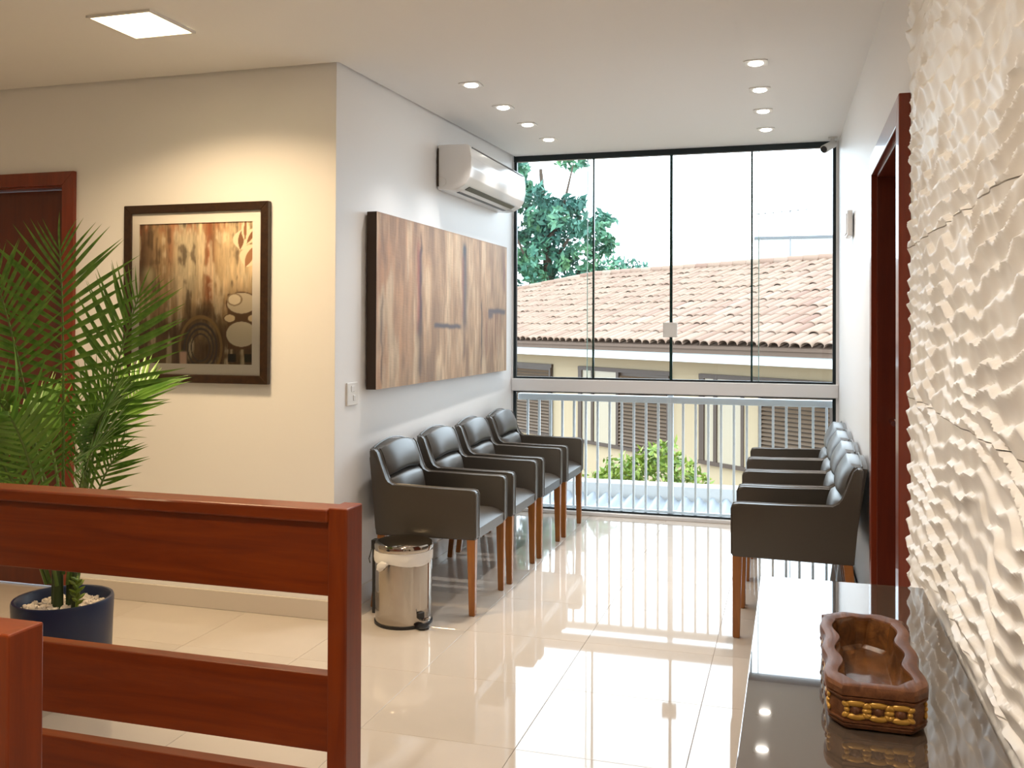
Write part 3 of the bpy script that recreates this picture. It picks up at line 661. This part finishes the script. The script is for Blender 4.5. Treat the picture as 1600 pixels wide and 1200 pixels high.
bm = NB(); tube(bm, [(.255, 6.82, B[2]), (.25, 6.81, B[2] - .035)], .014, 10); box(bm, .225, .285, 6.79, 6.85, B[2] - .008, B[2], .002); obj('mount', bm, M['trimring'], sc_, 40, base=B)
bm = NB(); tube(bm, [(.26, 6.83, 2.655), (.195, 6.74, 2.605)], [.026, .028], 16); obj('housing', bm, M['trimring'], sc_, 40, base=B)
bm = NB(); tube(bm, [(.197, 6.743, 2.607), (.189, 6.732, 2.600)], [.024, .02], 16); obj('lens', bm, M['black'], sc_, 40, base=B)

# ------------------------------------------------------------------ wooden guard rails of the stair
def guard(label, y0, y1, front, x_end, px0=-.979, px1=-.933):
    B = (px1, y0, 0); t = tag(empty('wooden_guard_rail', B), label, 'railing')
    obj('post', box(NB(), px0, px1, y0, y1, 0, 1.0, .003), M['red_z'], t, base=B)
    ym = (y0 + y1) / 2
    a, b = (y0 + .012, y0 + .048) if front else (y1 - .048, y1 - .012)
    obj('top_cap', box(NB(), x_end, px0 + .001, a - .016, b + .022, .967, .997, .005), M['red_x'], t, base=B)
    for z0, z1 in ((.803, .968), (.460, .629), (.235, .403), (.03, .16)):
        obj('board', box(NB(), x_end, px0 + .001, a, b, z0, z1, .003), M['red_x'], t, base=B)
    return t
guard('red-brown wooden guard rail with wide horizontal boards in front of the potted palm', 1.890, 1.968, True, -3.3)
guard('red-brown wooden rail post at the lower left, closest to the viewpoint', .993, 1.054, False, -2.6, -.985, -.968 + .0)

# ------------------------------------------------------------------ console and bowl
CX0, CX1, CY0, CY1, CZ = -.075, .288, .55, 2.382, .80
cs = tag(empty('console_table', (.1, 1.5, 0)), 'dark console table with glossy glass top along the carved white wall', 'table'); B = (.1, 1.5, 0)
tp = obj('glass_top', box(NB(), CX0, CX1, CY0, CY1, CZ - .010, CZ, .0015, 2), M['gltop'], cs, base=B)
obj('top_board', box(NB(), CX0 + .006, CX1 - .004, CY0 + .006, CY1 - .006, CZ - .055, CZ - .0101, .002), M['console'], cs, base=B)
for y0, y1 in ((CY0 + .05, CY0 + .10), (CY1 - .10, CY1 - .05)): obj('side_panel', box(NB(), CX0 + .03, CX1 - .03, y0, y1, 0, CZ - .055, .003), M['console'], cs, base=B)
obj('apron', box(NB(), CX0 + .10, CX0 + .13, CY0 + .10, CY1 - .10, CZ - .20, CZ - .055, .002), M['console'], cs, base=B)

BX0, BX1, BY0, BY1, BZ0, BZ1 = .050, .192, 1.505, 1.895, CZ + .0, CZ + .068
B = ((BX0 + BX1) / 2, (BY0 + BY1) / 2, CZ)
bw = tag(empty('carved_bowl', B), 'carved brown wooden trough with gold-painted band, standing on the glass console', 'bowl')
def wav_out(n=160, grow=0.):
    """outline with chamfered ends and a wavy long side, local xy"""
    hx, hy = (BX1 - BX0) / 2 + grow, (BY1 - BY0) / 2 + grow; ch_ = .030
    key = [(-hx + ch_ * .7, -hy), (hx - ch_ * .7, -hy), (hx, -hy + ch_), (hx, hy - ch_), (hx - ch_ * 1.2, hy), (-hx + ch_ * 1.2, hy), (-hx, hy - ch_), (-hx, -hy + ch_)]
    seg = [math.dist(key[i], key[(i + 1) % 8]) for i in range(8)]; tot = sum(seg); out = []
    for k in range(n):
        d = tot * k / n; i = 0
        while d > seg[i]: d -= seg[i]; i += 1
        a, b = key[i], key[(i + 1) % 8]; t = d / seg[i]; out.append((a[0] + (b[0] - a[0]) * t, a[1] + (b[1] - a[1]) * t, i))
    return out
base_o = wav_out()
def outl(grow, wave, zshift=0):
    res = []
    for x, y, i in wav_out(160, grow):
        w_ = 0
        if i in (2, 6): w_ = wave * math.cos(2 * PI * y / .118 + .9)
        if i == 4: w_ = 0
        sgn = 1 if i == 2 else -1
        yy = y
        if i == 4: yy = y - wave * 1.6 * math.exp(-(x / .016) ** 2)
        res.append((x + sgn * w_ if i in (2, 6) else x, yy))
    return res
def loft(bm, secs, cap0=True, cap1=False, closed=True):
    R_ = [[bm.verts.new((x, y, z)) for x, y in o] for o, z in secs]; n = len(R_[0])
    for a, b in zip(R_, R_[1:]):
        for k in range(n): bm.faces.new((a[k], a[(k + 1) % n], b[(k + 1) % n], b[k]))
    if cap0: bm.faces.new(R_[0][::-1])
    if cap1: bm.faces.new(R_[-1])
    return bm
h = BZ1 - BZ0
obj('shell', loft(NB(), [(outl(-.012, .0), 0), (outl(-.004, 0), .004), (outl(-.001, 0), .010), (outl(-.003, 0), .0115), (outl(-.0005, 0), .013), (outl(0, 0), .016), (outl(-.003, 0), .0165), (outl(-.003, 0), .046), (outl(.0, .001), .0465), (outl(.001, .002), .050), (outl(-.002, .002), .0515), (outl(.001, .003), .053), (outl(.0015, .003), .062), (outl(-.001, .003), h - .001), (outl(-.004, .003), h),
     (outl(-.013, .0035), h + .0005), (outl(-.0215, .005), h - .001), (outl(-.0235, .005), h - .006)], True, False), M['bowl'], bw, 35)
inn = loft(NB(), [(outl(-.0232, .005), h - .003), (outl(-.0265, .003), h - .022), (outl(-.031, .001), .020), (outl(-.036, 0), .0145)], False, True)
obj('hollow', inn, M['bowl_in'], bw, 35)
# gold band: leaf-like bars and round bosses on every side
def gold_side(p0, p1, nrm, n_):
    p0, p1, nrm = Vector(p0), Vector(p1), Vector(nrm); d = (p1 - p0); ln = d.length; d.normalize()
    def blob(bm_, s, z, a, b_, out=.004, rot=0.):
        g_ = bmesh.ops.create_icosphere(bm_, subdivisions=2, radius=1)
        for v in g_['verts']:
            c = v.co.copy(); lx, lz = c.x * a, c.z * b_; lx, lz = lx * math.cos(rot) - lz * math.sin(rot), lx * math.sin(rot) + lz * math.cos(rot)
            v.co = p0 + d * (s + lx) + nrm * (c.y * out) + Vector((0, 0, z + lz))
    bm = NB()
    for k in range(n_):
        s = ln * (k + .5) / n_; bb = NB(); blob(bb, s, .0315, .0072, .0072, .0062); obj('boss', bb, M['bowl'], bw, 60)
        for sg in (-1, 1): blob(bm, s, .0315 + sg * .0098, ln / n_ * .46, .0056, .0046); blob(bm, s + sg * ln / n_ * .45, .0315 + .0075, ln / n_ * .20, .0042, .0036, .5 * sg); blob(bm, s + sg * ln / n_ * .45, .0315 - .0075, ln / n_ * .20, .0042, .0036, -.5 * sg)
        if k < n_ - 1: blob(bm, s + ln / n_ * .5, .0315, ln / n_ * .24, .0040, .0044)
        else: blob(bm, s + ln / n_ * .40, .0315, ln / n_ * .14, .0040, .0044)
        if k == 0: blob(bm, s - ln / n_ * .40, .0315, ln / n_ * .14, .0040, .0044)
    obj('gold_band', bm, M['gold'], bw, 60)
hx, hy = (BX1 - BX0) / 2 - .003, (BY1 - BY0) / 2 - .003; c_ = .030
gold_side((-hx + c_ * .7, -hy, 0), (hx - c_ * .7, -hy, 0), (0, -1, 0), 3)
gold_side((-hx, hy - c_, 0), (-hx, -hy + c_, 0), (-1, 0, 0), 7); gold_side((hx, -hy + c_, 0), (hx, hy - c_, 0), (1, 0, 0), 7); gold_side((hx - c_ * 1.2, hy, 0), (-hx + c_ * 1.2, hy, 0), (0, 1, 0), 3)

# ------------------------------------------------------------------ potted palm
PC = Vector((-2.664, 2.996, 0))
pp = tag(empty('potted_palm', PC), 'green palm in a round navy pot topped with white pebbles behind the wooden rail', 'plant')
obj('pot', lathe(NB(), [(.160, 0), (.168, .01), (.177, .28), (.180, .355), (.177, .364), (.168, .364), (.161, .356), (.157, .31), (.154, .305)], 56), M['pot'], pp, 40)
bm = NB()
for k in range(420):
    a = random.random() * 2 * PI; r_ = .151 * math.sqrt(random.random()); g_ = bmesh.ops.create_icosphere(bm, subdivisions=1, radius=1)
    s_ = random.uniform(.007, .013); q = Matrix.Rotation(random.random() * PI, 3, Vector((random.random(), random.random(), random.random() + .1)))
    for v in g_['verts']: v.co = q @ Vector((v.co.x * s_, v.co.y * s_ * .8, v.co.z * s_ * .6)) + Vector((r_ * math.cos(a), r_ * math.sin(a), .322 + random.uniform(0, .008)))
stuff(obj('pebbles', bm, M['pebble'], pp))
obj('soil', lathe(NB(), [(.155, .29), (.156, .316), (.01, .318)], 32), M['ground'], pp)
RV = Vector((.9588, .2839, 0)); DV = Vector((-.2839, .9588, 0))
def PV(dx, z, dd): return RV * dx + DV * dd + Vector((0, 0, z))
bm = NB()
for (dx, dd, tx, td, zt_, r_) in ((-.02, 0, -.02, .01, .75, .016), (.018, .02, .02, .03, .70, .014), (-.045, .03, -.06, .05, .66, .011), (.05, -.02, .07, -.04, .60, .009)):
    tube(bm, [PV(dx, .32, dd), PV((dx + tx) / 2, .5, (dd + td) / 2), PV(tx, zt_, td)], [r_ * 1.25, r_, r_ * .6], 10)
obj('stems', bm, M['stem'], pp, 50)
# one unit leaflet along +X, folded along its midrib, drooping a little
def leaflet_mesh(name, droop):
    bm = NB(); n = 6; rows = []
    for i in range(n + 1):
        t = i / n; w_ = .5 * math.sin(PI * min(1, t * .80 + .12)) ** .8 * (1 - t ** 3) + .004; z = -droop * t * t
        rows.append([bm.verts.new((t, -w_ * .078, z + w_ * .028)), bm.verts.new((t, 0, z)), bm.verts.new((t, w_ * .078, z + w_ * .028))])
    for a, b in zip(rows, rows[1:]):
        for k in range(2): bm.faces.new((a[k], b[k], b[k + 1], a[k + 1]))
    me = bpy.data.meshes.new(name); bm.to_mesh(me); bm.free(); me.polygons.foreach_set('use_smooth', [True] * len(me.polygons)); me.materials.append(M['leaf']); return me
LM = [leaflet_mesh('leaflet', d) for d in (.04, .12, .24)]
def bez(p, t):
    p = [Vector(q) for q in p]
    while len(p) > 1: p = [a.lerp(b, t) for a, b in zip(p, p[1:])]
    return p[0]
NSEP = 0
def frond(ctrl, start, npair, length, wide, face, ang0=62, ang1=28, separate=True, droop=1, lift=.25):
    """ctrl: bezier points of the midrib; leaflets from parameter start; face: vector the blade's upper side looks at"""
    global NSEP
    bm = NB(); pts = [bez(ctrl, k / 14) for k in range(15)]
    tube(bm, pts, [.0062 * (1 - .8 * k / 14) + .001 for k in range(15)], 6)
    fo = obj('frond', bm, M['rachis'], pp, 60)
    mats = []
    for i in range(npair):
        q = i / (npair - 1); t = start + (1 - start) * (q ** .92); p = bez(ctrl, min(.999, t)); d = (bez(ctrl, min(1, t + .01)) - bez(ctrl, max(0, t - .01))).normalized()
        side = d.cross(Vector(face)).normalized(); up = side.cross(d).normalized()
        ln = length * (.50 + .85 * math.sin(PI * (q * .72 + .16)) - .35) * (1 if q < .93 else .9)
        a = math.radians(ang0 + (ang1 - ang0) * q)
        for s in (-1, 1):
            aa = a + random.uniform(-.08, .08); x = (d * math.cos(aa) + side * (s * math.sin(aa)) + up * (lift * (.6 + .6 * random.random()) * (1 - .4 * q))).normalized()
            y = (d * (-math.sin(aa)) + side * (s * math.cos(aa))); y = (y - x * y.dot(x)).normalized(); z = x.cross(y)
            if z.dot(up) < 0: y = -y; z = -z
            l_ = ln * random.uniform(.9, 1.06); wv = l_ * wide
            mats.append(Matrix(((x.x * l_, y.x * wv, z.x * l_, p.x), (x.y * l_, y.y * wv, z.y * l_, p.y), (x.z * l_, y.z * wv, z.z * l_, p.z), (0, 0, 0, 1))))
        if i == npair - 1:
            x = d; y = side; z = up; l_ = ln; mats.append(Matrix(((x.x * l_, y.x * l_ * wide, z.x * l_, p.x), (x.y * l_, y.y * l_ * wide, z.y * l_, p.y), (x.z * l_, y.z * l_ * wide, z.z * l_, p.z), (0, 0, 0, 1))))
    me0 = LM[droop]
    if separate and NSEP + len(mats) <= 298:
        for mt in mats: inst('leaflet', me0, fo, mtx=mt)
        NSEP += len(mats)
    else:
        n0 = len(me0.vertices); co = np.empty(n0 * 3, np.float32); me0.vertices.foreach_get('co', co); co = co.reshape(-1, 3)
        fc = np.array([list(p_.vertices) for p_ in me0.polygons]); V_ = []; F_ = []
        for k, mt in enumerate(mats):
            A = np.array(mt); V_.append(co @ A[:3, :3].T + A[:3, 3]); F_.append(fc + k * n0)
        stuff(mesh_np('leaflets', np.concatenate(V_), np.concatenate(F_), M['leaf'], fo, True))
    return fo
CAMD = -DV
frond([PV(0, .45, 0), PV(.0, .95, -.02), PV(.015, 1.35, -.03), PV(.005, 1.68, -.06)], .40, 20, .36, .78, CAMD * 1 + Vector((0, 0, .05)), 90, 30, lift=.08)
frond([PV(.03, .45, .02), PV(.09, .90, .0), PV(.19, 1.20, -.03), PV(.300, 1.50, -.06)], .42, 22, .31, .8, CAMD + Vector((0, 0, .3)), 78, 26, lift=.15)
frond([PV(-.03, .45, 0), PV(-.10, 1.0, -.02), PV(-.16, 1.35, -.05), PV(-.235, 1.60, -.08)], .42, 20, .27, .9, CAMD + Vector((0, 0, .3)), 76, 26, lift=.15)
frond([PV(.04, .42, -.02), PV(.10, .85, -.08), PV(.20, 1.06, -.20), PV(.30, 1.10, -.34)], .40, 24, .23, .9, Vector((0, 0, 1)) + CAMD * .7, 64, 30)
frond([PV(-.04, .42, -.02), PV(-.12, .85, -.10), PV(-.22, 1.10, -.22), PV(-.30, 1.22, -.36)], .38, 20, .27, 1.0, Vector((0, 0, 1)) + CAMD * .8, 64, 30)
frond([PV(.05, .40, 0), PV(.10, .68, -.02), PV(.16, .85, -.04), PV(.24, .93, -.06)], .45, 13, .20, .9, CAMD + Vector((0, 0, .4)), 60, 24)
for c in (
    [PV(-.03, .45, .05), PV(-.10, .9, .10), PV(-.22, .98, .15), PV(-.40, .94, .18)],
    [PV(.02, .45, .05), PV(.06, .95, .12), PV(.14, 1.12, .20), PV(.22, 1.16, .30)],
    [PV(-.02, .45, .03), PV(-.05, .95, .08), PV(-.12, 1.00, .10), PV(-.20, 1.04, .14)],
    [PV(-.05, .42, -.03), PV(-.16, .80, -.05), PV(-.30, .98, -.08), PV(-.48, 1.0, -.10)],
    [PV(0, .42, -.05), PV(-.03, .85, -.14), PV(-.04, 1.08, -.26), PV(-.05, 1.16, -.42)],
    [PV(-.05, .42, 0), PV(-.14, .70, -.02), PV(-.26, .80, -.03), PV(-.40, .78, -.05)],
    [PV(.03, .42, -.03), PV(.09, .80, -.10), PV(.18, .98, -.20), PV(.28, .98, -.32)],
    [PV(.03, .42, .02), PV(.06, .85, .02), PV(.12, 1.05, .0), PV(.22, 1.18, -.05)],
    [PV(-.02, .42, .0), PV(-.06, .75, -.06), PV(-.14, .95, -.12), PV(-.24, 1.02, -.2)]):
    frond(c, .36, 20, .26, 1.0, Vector((0, 0, 1)) + CAMD * .9, 64, 30, False, random.choice((0, 1, 1, 2)))
# small succulent sprig by the trunk
bm = NB()
for k in range(16):
    a = k * 2.4; z = .35 + .006 * k; d = Vector((math.cos(a), math.sin(a), .7)).normalized(); b0 = PV(.075, z, -.05)
    tube(bm, [b0, b0 + d * .02, b0 + d * .036], [.004, .007, .001], 6)
tube(bm, [PV(.075, .33, -.05), PV(.075, .44, -.05)], .006, 6)
obj('sprig', bm, M['bush'], pp, 50)

# ------------------------------------------------------------------ outside: house with a clay tile roof
HA = math.atan2(-.657, .754); HS = .36
ho = tag(empty('neighbour_house', (.473, 12.866, -3.0), HA), 'cream single-storey house with clay tile roof and brown louvred shutters seen through the window', 'house')
HB = 3.0   # local z = world z + HB
EZ = 1.165
def hbx(name, m, x0, x1, y0, y1, z0, z1, par=None, bev=0.): return obj(name, box(NB(), x0, x1, y0, y1, z0 + HB, z1 + HB, bev, 1), m, par or ho)
RUN = 4.1; X_R, X_L, S_HIP = 1.8, -15.0, -10.35
def roof_z(y): return EZ + HS * y + HB
pitch, course = .19, .372
tm = NB(); nx = 10; ny = 2; rows = []
for j in range(ny + 1):
    yy = j / ny * (course + .05); row = []
    for i in range(nx + 1):
        u = i / nx; x_ = (u - .5) * pitch * 1.02; zz = .066 * math.sqrt(max(0, 1 - (2 * u - 1) ** 2)) ** .9 - .035 + (.020 if j == 0 else (.010 if j == 1 else 0)); row.append(tm.verts.new((x_, yy, zz + HS * yy)))
    rows.append(row)
for a, b in zip(rows, rows[1:]):
    for i in range(nx): tm.faces.new((a[i], a[i + 1], b[i + 1], b[i]))
lip = [tm.verts.new((v.co.x, v.co.y, v.co.z - .014)) for v in rows[0]]
for i in range(nx): tm.faces.new((lip[i], lip[i + 1], rows[0][i + 1], rows[0][i]))
tile_r = bpy.data.meshes.new('roof_tile'); tm.to_mesh(tile_r); tm.free(); tile_r.materials.append(M['clay']); tile_r.polygons.foreach_set('use_smooth', [True] * len(tile_r.polygons)); tile_r.set_sharp_from_angle(angle=math.radians(50))
roof = obj('roof', prism(NB(), [(X_R, 0), (X_R, RUN), (S_HIP, RUN), (X_L - 4, 0)], lambda p, q, t: Vector((p, q, roof_z(q) + t)), -.09, -.045), M['fascia'], ho)
cand = []
ncol = int((X_R - X_L) / pitch)
for c in range(ncol):
    for r_ in range(11):
        x = X_R - (c + .5) * pitch; y = r_ * course
        if x < S_HIP and y > RUN - (S_HIP - x) * .46: continue
        cand.append((x, y))
def camdist(x, y): return (x * math.cos(HA) - y * math.sin(HA) + .473) ** 2 + (x * math.sin(HA) + y * math.cos(HA) + 12.866) ** 2
inview = [c for c in cand if -13 < c[0] < .6]
inview.sort(key=lambda c: camdist(*c)); sepset = set(inview[:296])
co = np.array([v.co for v in tile_r.vertices]); fc = [list(p.vertices) for p in tile_r.polygons]; V_ = []; F_ = []; kk = 0
for (x, y) in cand:
    dz = random.uniform(-.010, .012); dx = random.uniform(-.012, .012); rz = random.uniform(-.025, .025)
    if (x, y) in sepset:
        o = inst('roof_tile', tile_r, roof, (x + dx, y - .03, roof_z(y) + dz)); o.rotation_euler = (0, random.uniform(-.02, .02), rz)
    else:
        V_.append(co + np.array([x + dx, y - .03, roof_z(y) + dz])); F_ += [[i + kk for i in f] for f in fc]; kk += len(co)
stuff(mesh_np('roof_tiles_far', np.concatenate(V_), F_, M['clay2'], roof, True, 50))
for (p0, p1, n_) in (((X_R, RUN), (S_HIP, RUN), 34), ((S_HIP, RUN), (X_L, RUN - (S_HIP - X_L) * .46), 14)):
    for k in range(n_):
        a = Vector((*p0, 0)).lerp(Vector((*p1, 0)), k / n_); b = Vector((*p0, 0)).lerp(Vector((*p1, 0)), (k + 1.1) / n_)
        a.z = roof_z(a.y) + .01; b.z = roof_z(b.y) + .035
        obj('ridge_tile', tube(NB(), [a, b], [.10, .085], 8), M['clay'], roof, 50)
# back slope so the roof is a closed volume
obj('back_slope', prism(NB(), [(X_R, RUN), (X_R, RUN + 4), (S_HIP - 4, RUN + 4), (S_HIP, RUN)], lambda p, q, t: Vector((p, q, roof_z(2 * RUN - q) + t)), -.09, -.03), M['clay2'], roof)
hbx('fascia', M['fascia'], X_L - 4, X_R, .02, .06, EZ - .16, EZ - .035)
hbx('gutter_beam', M['gutter'], X_L - 4, X_R, .045, .12, EZ - .295, EZ - .155)
hbx('soffit', M['hwall'], X_L - 4, X_R, .12, .66, EZ - .20, EZ - .17)
hbx('wall', M['hwall'], X_L - 4, X_R, .66, .86, -3.0, EZ - .18)
hbx('side_wall', M['hwall'], X_R - .2, X_R, .86, RUN * 1.9, -3.0, EZ + .2)
YWL = .66
for k, s0 in enumerate((6.31 + 3.42 * 2, 6.31 + 3.42, 6.31, 3.08)):
    x0 = -s0; x1 = x0 + (2.55 if k < 3 else 2.62)
    bm = NB(); zt_, zb = .615, -.70
    box(bm, x0, x1, YWL - .05, YWL + .02, zt_ - .02 + HB, zt_ + .05 + HB); box(bm, x0, x1, YWL - .06, YWL + .02, zb - .06 + HB, zb + HB)
    for xx, w_ in ((x0, .11), (x0 + .32 if k == 3 else x0 + .40, .07), (x0 + 1.13 if k < 3 else x0 + .90, .06)): box(bm, xx, xx + w_, YWL - .045, YWL + .02, zb + HB, zt_ + HB)
    wf_ = obj('window_frame', bm, M['hframe'], ho)
    hbx('pane', M['hpane'], x0 + .11, x0 + (1.13 if k < 3 else .90), YWL - .02, YWL + .005, zb, zt_ - .02, wf_)
    sx0, sx1 = (x0 + 1.19, x1) if k < 3 else (x0 + 1.28, x1)
    if k == 3: hbx('pier', M['hwall'], x0 + .96, x0 + 1.28, YWL - .03, YWL + .005, zb, zt_ - .02, wf_)
    st_ = NB(); box(st_, sx0, sx0 + .05, YWL - .075, YWL - .03, zb + HB, zt_ - .02 + HB); box(st_, sx1 - .05, sx1, YWL - .075, YWL - .03, zb + HB, zt_ - .02 + HB); box(st_, sx0, sx1, YWL - .028, YWL - .02, zb + HB, zt_ - .02 + HB)
    obj('shutter_frame', st_, M['hframe'], wf_)
    sl = NB(); z = zb + .02
    while z < zt_ - .06:
        prism(sl, [(YWL - .078, z), (YWL - .073, z - .004), (YWL - .034, z + .040), (YWL - .039, z + .044)], YZ, sx0 + .05, sx1 - .05)
        bmesh.ops.translate(sl, verts=sl.verts[-8:], vec=(0, 0, HB)); z += .062
    stuff(obj('louver_slats', sl, M['slat'], wf_))

# lower corrugated roof with white parapet, shrub, ground, far wall, antenna, trees
bm = NB(); A_, B_ = [], []
cy0, cy1, zA, zB = 7.17, 8.86, -.235, -.165; xs_ = np.arange(-3.6, 1.6, .0152)
for x_ in xs_:
    hgt = .024 * math.sin(2 * PI * x_ / .122); A_.append((x_, hgt))
va = [[bm.verts.new((x_, yy, zz + h_ + dz)) for x_, h_ in A_] for yy, zz in ((cy0, zA), (cy1, zB)) for dz in (0, -.008)]
for p, q in ((0, 2), (1, 3), (0, 1), (2, 3)):
    for i in range(len(A_) - 1): bm.faces.new((va[p][i], va[p][i + 1], va[q][i + 1], va[q][i]))
cr = tag(obj('corrugated_roof', bm, M['corr'], None, 50), 'grey corrugated lean-to roof just outside the lower window', 'roof')
tag(obj('parapet_wall', box(NB(), -4.0, 2.0, 8.80, 8.98, -2.9, -.052, .01, 1), M['parapet']), 'low white parapet wall behind the grey corrugated roof', 'wall')
struct(obj('trim_3', box(NB(), -3.6, 1.6, 7.17, 8.8, -3.0, -.32), M['parapet']))
gd = struct(obj('floor_outside', box(NB(), -60, 40, 7.0, 90, -3.1, -2.998), M['ground'])); gd.name = 'trim_4'
def leaf_cloud(name, blobs, nper, size, m, parent, jitter=.35):
    V_, F_ = [], []; k = 0
    for (c, r_) in blobs:
        nn = max(8, int(nper * (r_[0] * r_[1] * r_[2]) ** (2 / 3)))
        d = rng.normal(size=(nn, 3)); d /= np.linalg.norm(d, axis=1)[:, None]; rad = rng.random(nn) ** .33 * (1 + jitter * (rng.random(nn) - .5))
        P = np.array(c) + d * rad[:, None] * np.array(r_)
        a = rng.normal(size=(nn, 3)); a /= np.linalg.norm(a, axis=1)[:, None]; b = np.cross(a, rng.normal(size=(nn, 3))); b /= np.linalg.norm(b, axis=1)[:, None]
        s = size * (.6 + .8 * rng.random(nn))[:, None]
        Q = np.stack([P - a * s, P + b * s * .42, P + a * s, P - b * s * .42], 1).reshape(-1, 3); V_.append(Q)
        F_.append(np.arange(nn * 4).reshape(-1, 4) + k); k += nn * 4
    return stuff(mesh_np(name, np.concatenate(V_), np.concatenate(F_), m, parent))
bu = tag(empty('garden_shrub', (-1.38, 9.45, -2.99)), 'round yellow-green shrub behind the white parapet wall', 'shrub')
blobs = [((x_, y_, 2.99 + z_), (.2, .2, .17)) for x_, y_, z_ in ((-.3, -.05, -.06), (-.1, 0, .02), (.1, .05, .08), (.3, 0, .0), (.02, -.1, -.10), (-.42, .05, -.16), (.42, .02, -.14), (.15, .1, .12), (-.2, .1, -.05), (-.55, 0, -.2), (0, .05, -.3), (.3, .1, -.3), (-.35, .1, -.35))]
leaf_cloud('foliage', blobs, 4200, .038, M['bush'], bu)
tb_ = NB(); tube(tb_, [(0, .05, 0), (.02, .05, 1.4), (0, .05, 2.7)], [.06, .05, .03], 8); obj('trunk', tb_, M['bark'], bu, 50)

def tree(name, loc, label, blobs, trunk, branches, size, nper, m=None):
    t = tag(empty(name, loc), label, 'tree', None)
    bm = NB(); tube(bm, trunk[0], trunk[1], 8); obj('trunk', bm, M['bark'], t, 50)
    for b in branches: obj('branch', tube(NB(), b[0], b[1], 6), M['bark'], t, 50)
    leaf_cloud('foliage', blobs, nper, size, m or M['tree'], t); return t
# pine-like tree: px 812-950 x 250-450 seen at about 28 m
T0 = (-7.2, 28.0, -3.0); bl = []
for (px_, pz_, r_) in ((-8.1, 6.3, .5), (-6.6, 6.45, .38), (-6.1, 6.5, .3), (-8.0, 5.4, .75), (-7.3, 5.25, .55), (-6.75, 5.0, .6), (-6.3, 5.1, .45), (-7.6, 4.6, .7), (-6.9, 4.4, .75), (-6.2, 4.55, .6), (-5.65, 4.6, .42), (-5.3, 4.55, .28),
                       (-8.2, 4.1, .7), (-7.5, 3.8, .6), (-6.8, 3.7, .65), (-6.1, 3.9, .55), (-5.5, 3.95, .42), (-5.25, 3.75, .3), (-7.9, 3.2, .6), (-7.1, 3.0, .6), (-6.4, 3.2, .6), (-5.8, 3.3, .5), (-8.6, 5.0, .8), (-8.9, 3.6, .9), (-9.3, 4.6, .9), (-7.4, 2.4, .9), (-6.3, 2.5, .8), (-8.3, 2.4, .8)):
    for q in range(4):
        o_ = rng.normal(size=3) * r_ * .38; rr = r_ * (.42 + .3 * rng.random()); bl.append(((px_ - T0[0] + o_[0], o_[1] * 2.2, pz_ + 3.0 + o_[2]), (rr, rr, rr * .82)))
br = [([(0, 0, z0), (dx * .5, dy, z0 + .5), (dx, dy * 2, z1)], [.09, .06, .02]) for z0, dx, dy, z1 in ((5.2, 1.3, .2, 6.6), (5.8, -1.0, -.2, 7.4), (6.3, 1.0, .1, 7.7), (6.8, -.9, .3, 8.3), (7.0, .9, -.2, 9.2))]
tree('pine_tree', T0, 'tall dark blue-green tree beyond the clay tile roof', bl, ([(.3, 0, 0), (.15, 0, 4), (0, 0, 7), (-.2, 0, 9.2)], [.25, .2, .13, .05]), br, .14, 520)
bl = [((x_, y_, z_), (.55, .5, .42)) for x_, y_, z_ in ((-1.1, 0, 6.0), (-.5, .1, 6.25), (0, 0, 6.1), (.5, .2, 5.95), (-.8, .2, 5.4), (0, 0, 5.4), (.6, .2, 5.3))]
bl = [((a * 1.24, b, 3.0 + (c - 4.4) * 1.24 + 1.4), tuple(q * 1.24 for q in d)) for (a, b, c), d in bl]
tree('round_tree', (-6.1, 36.5, -3.0), 'small green tree just above the roof ridge, right of the tall tree', bl, ([(0, 0, 0), (0, 0, 5.6)], [.18, .07]), [], .13, 480)
an = tag(empty('roof_antenna', (-.064, 20.0, 2.55)), 'thin television antenna on a mast above the clay roof ridge', 'antenna')
obj('mast', tube(NB(), [(0, 0, -1.0), (0, 0, 1.22)], .011, 6), M['antenna'], an)
obj('boom', tube(NB(), [(-.72, 0, 1.155), (.37, 0, 1.235)], .009, 6), M['antenna'], an)
for k in range(7):
    x_ = -.65 + k * .16; obj('element', tube(NB(), [(x_, -.25, 1.16 + (x_ + .72) * .073), (x_, .25, 1.16 + (x_ + .72) * .073)], .006, 5), M['antenna'], an)
fb = tag(empty('pale_building', (3.5, 40, -3.0)), 'pale far building behind the roof at the right edge of the window', 'building')
obj('wall', box(NB(), -5.0, 6, 0, 8, 0, 8.0), M['farwall'], fb); obj('coping', box(NB(), -5.05, 6.05, -.06, 8.05, 8.0, 8.1), M['antenna'], fb)
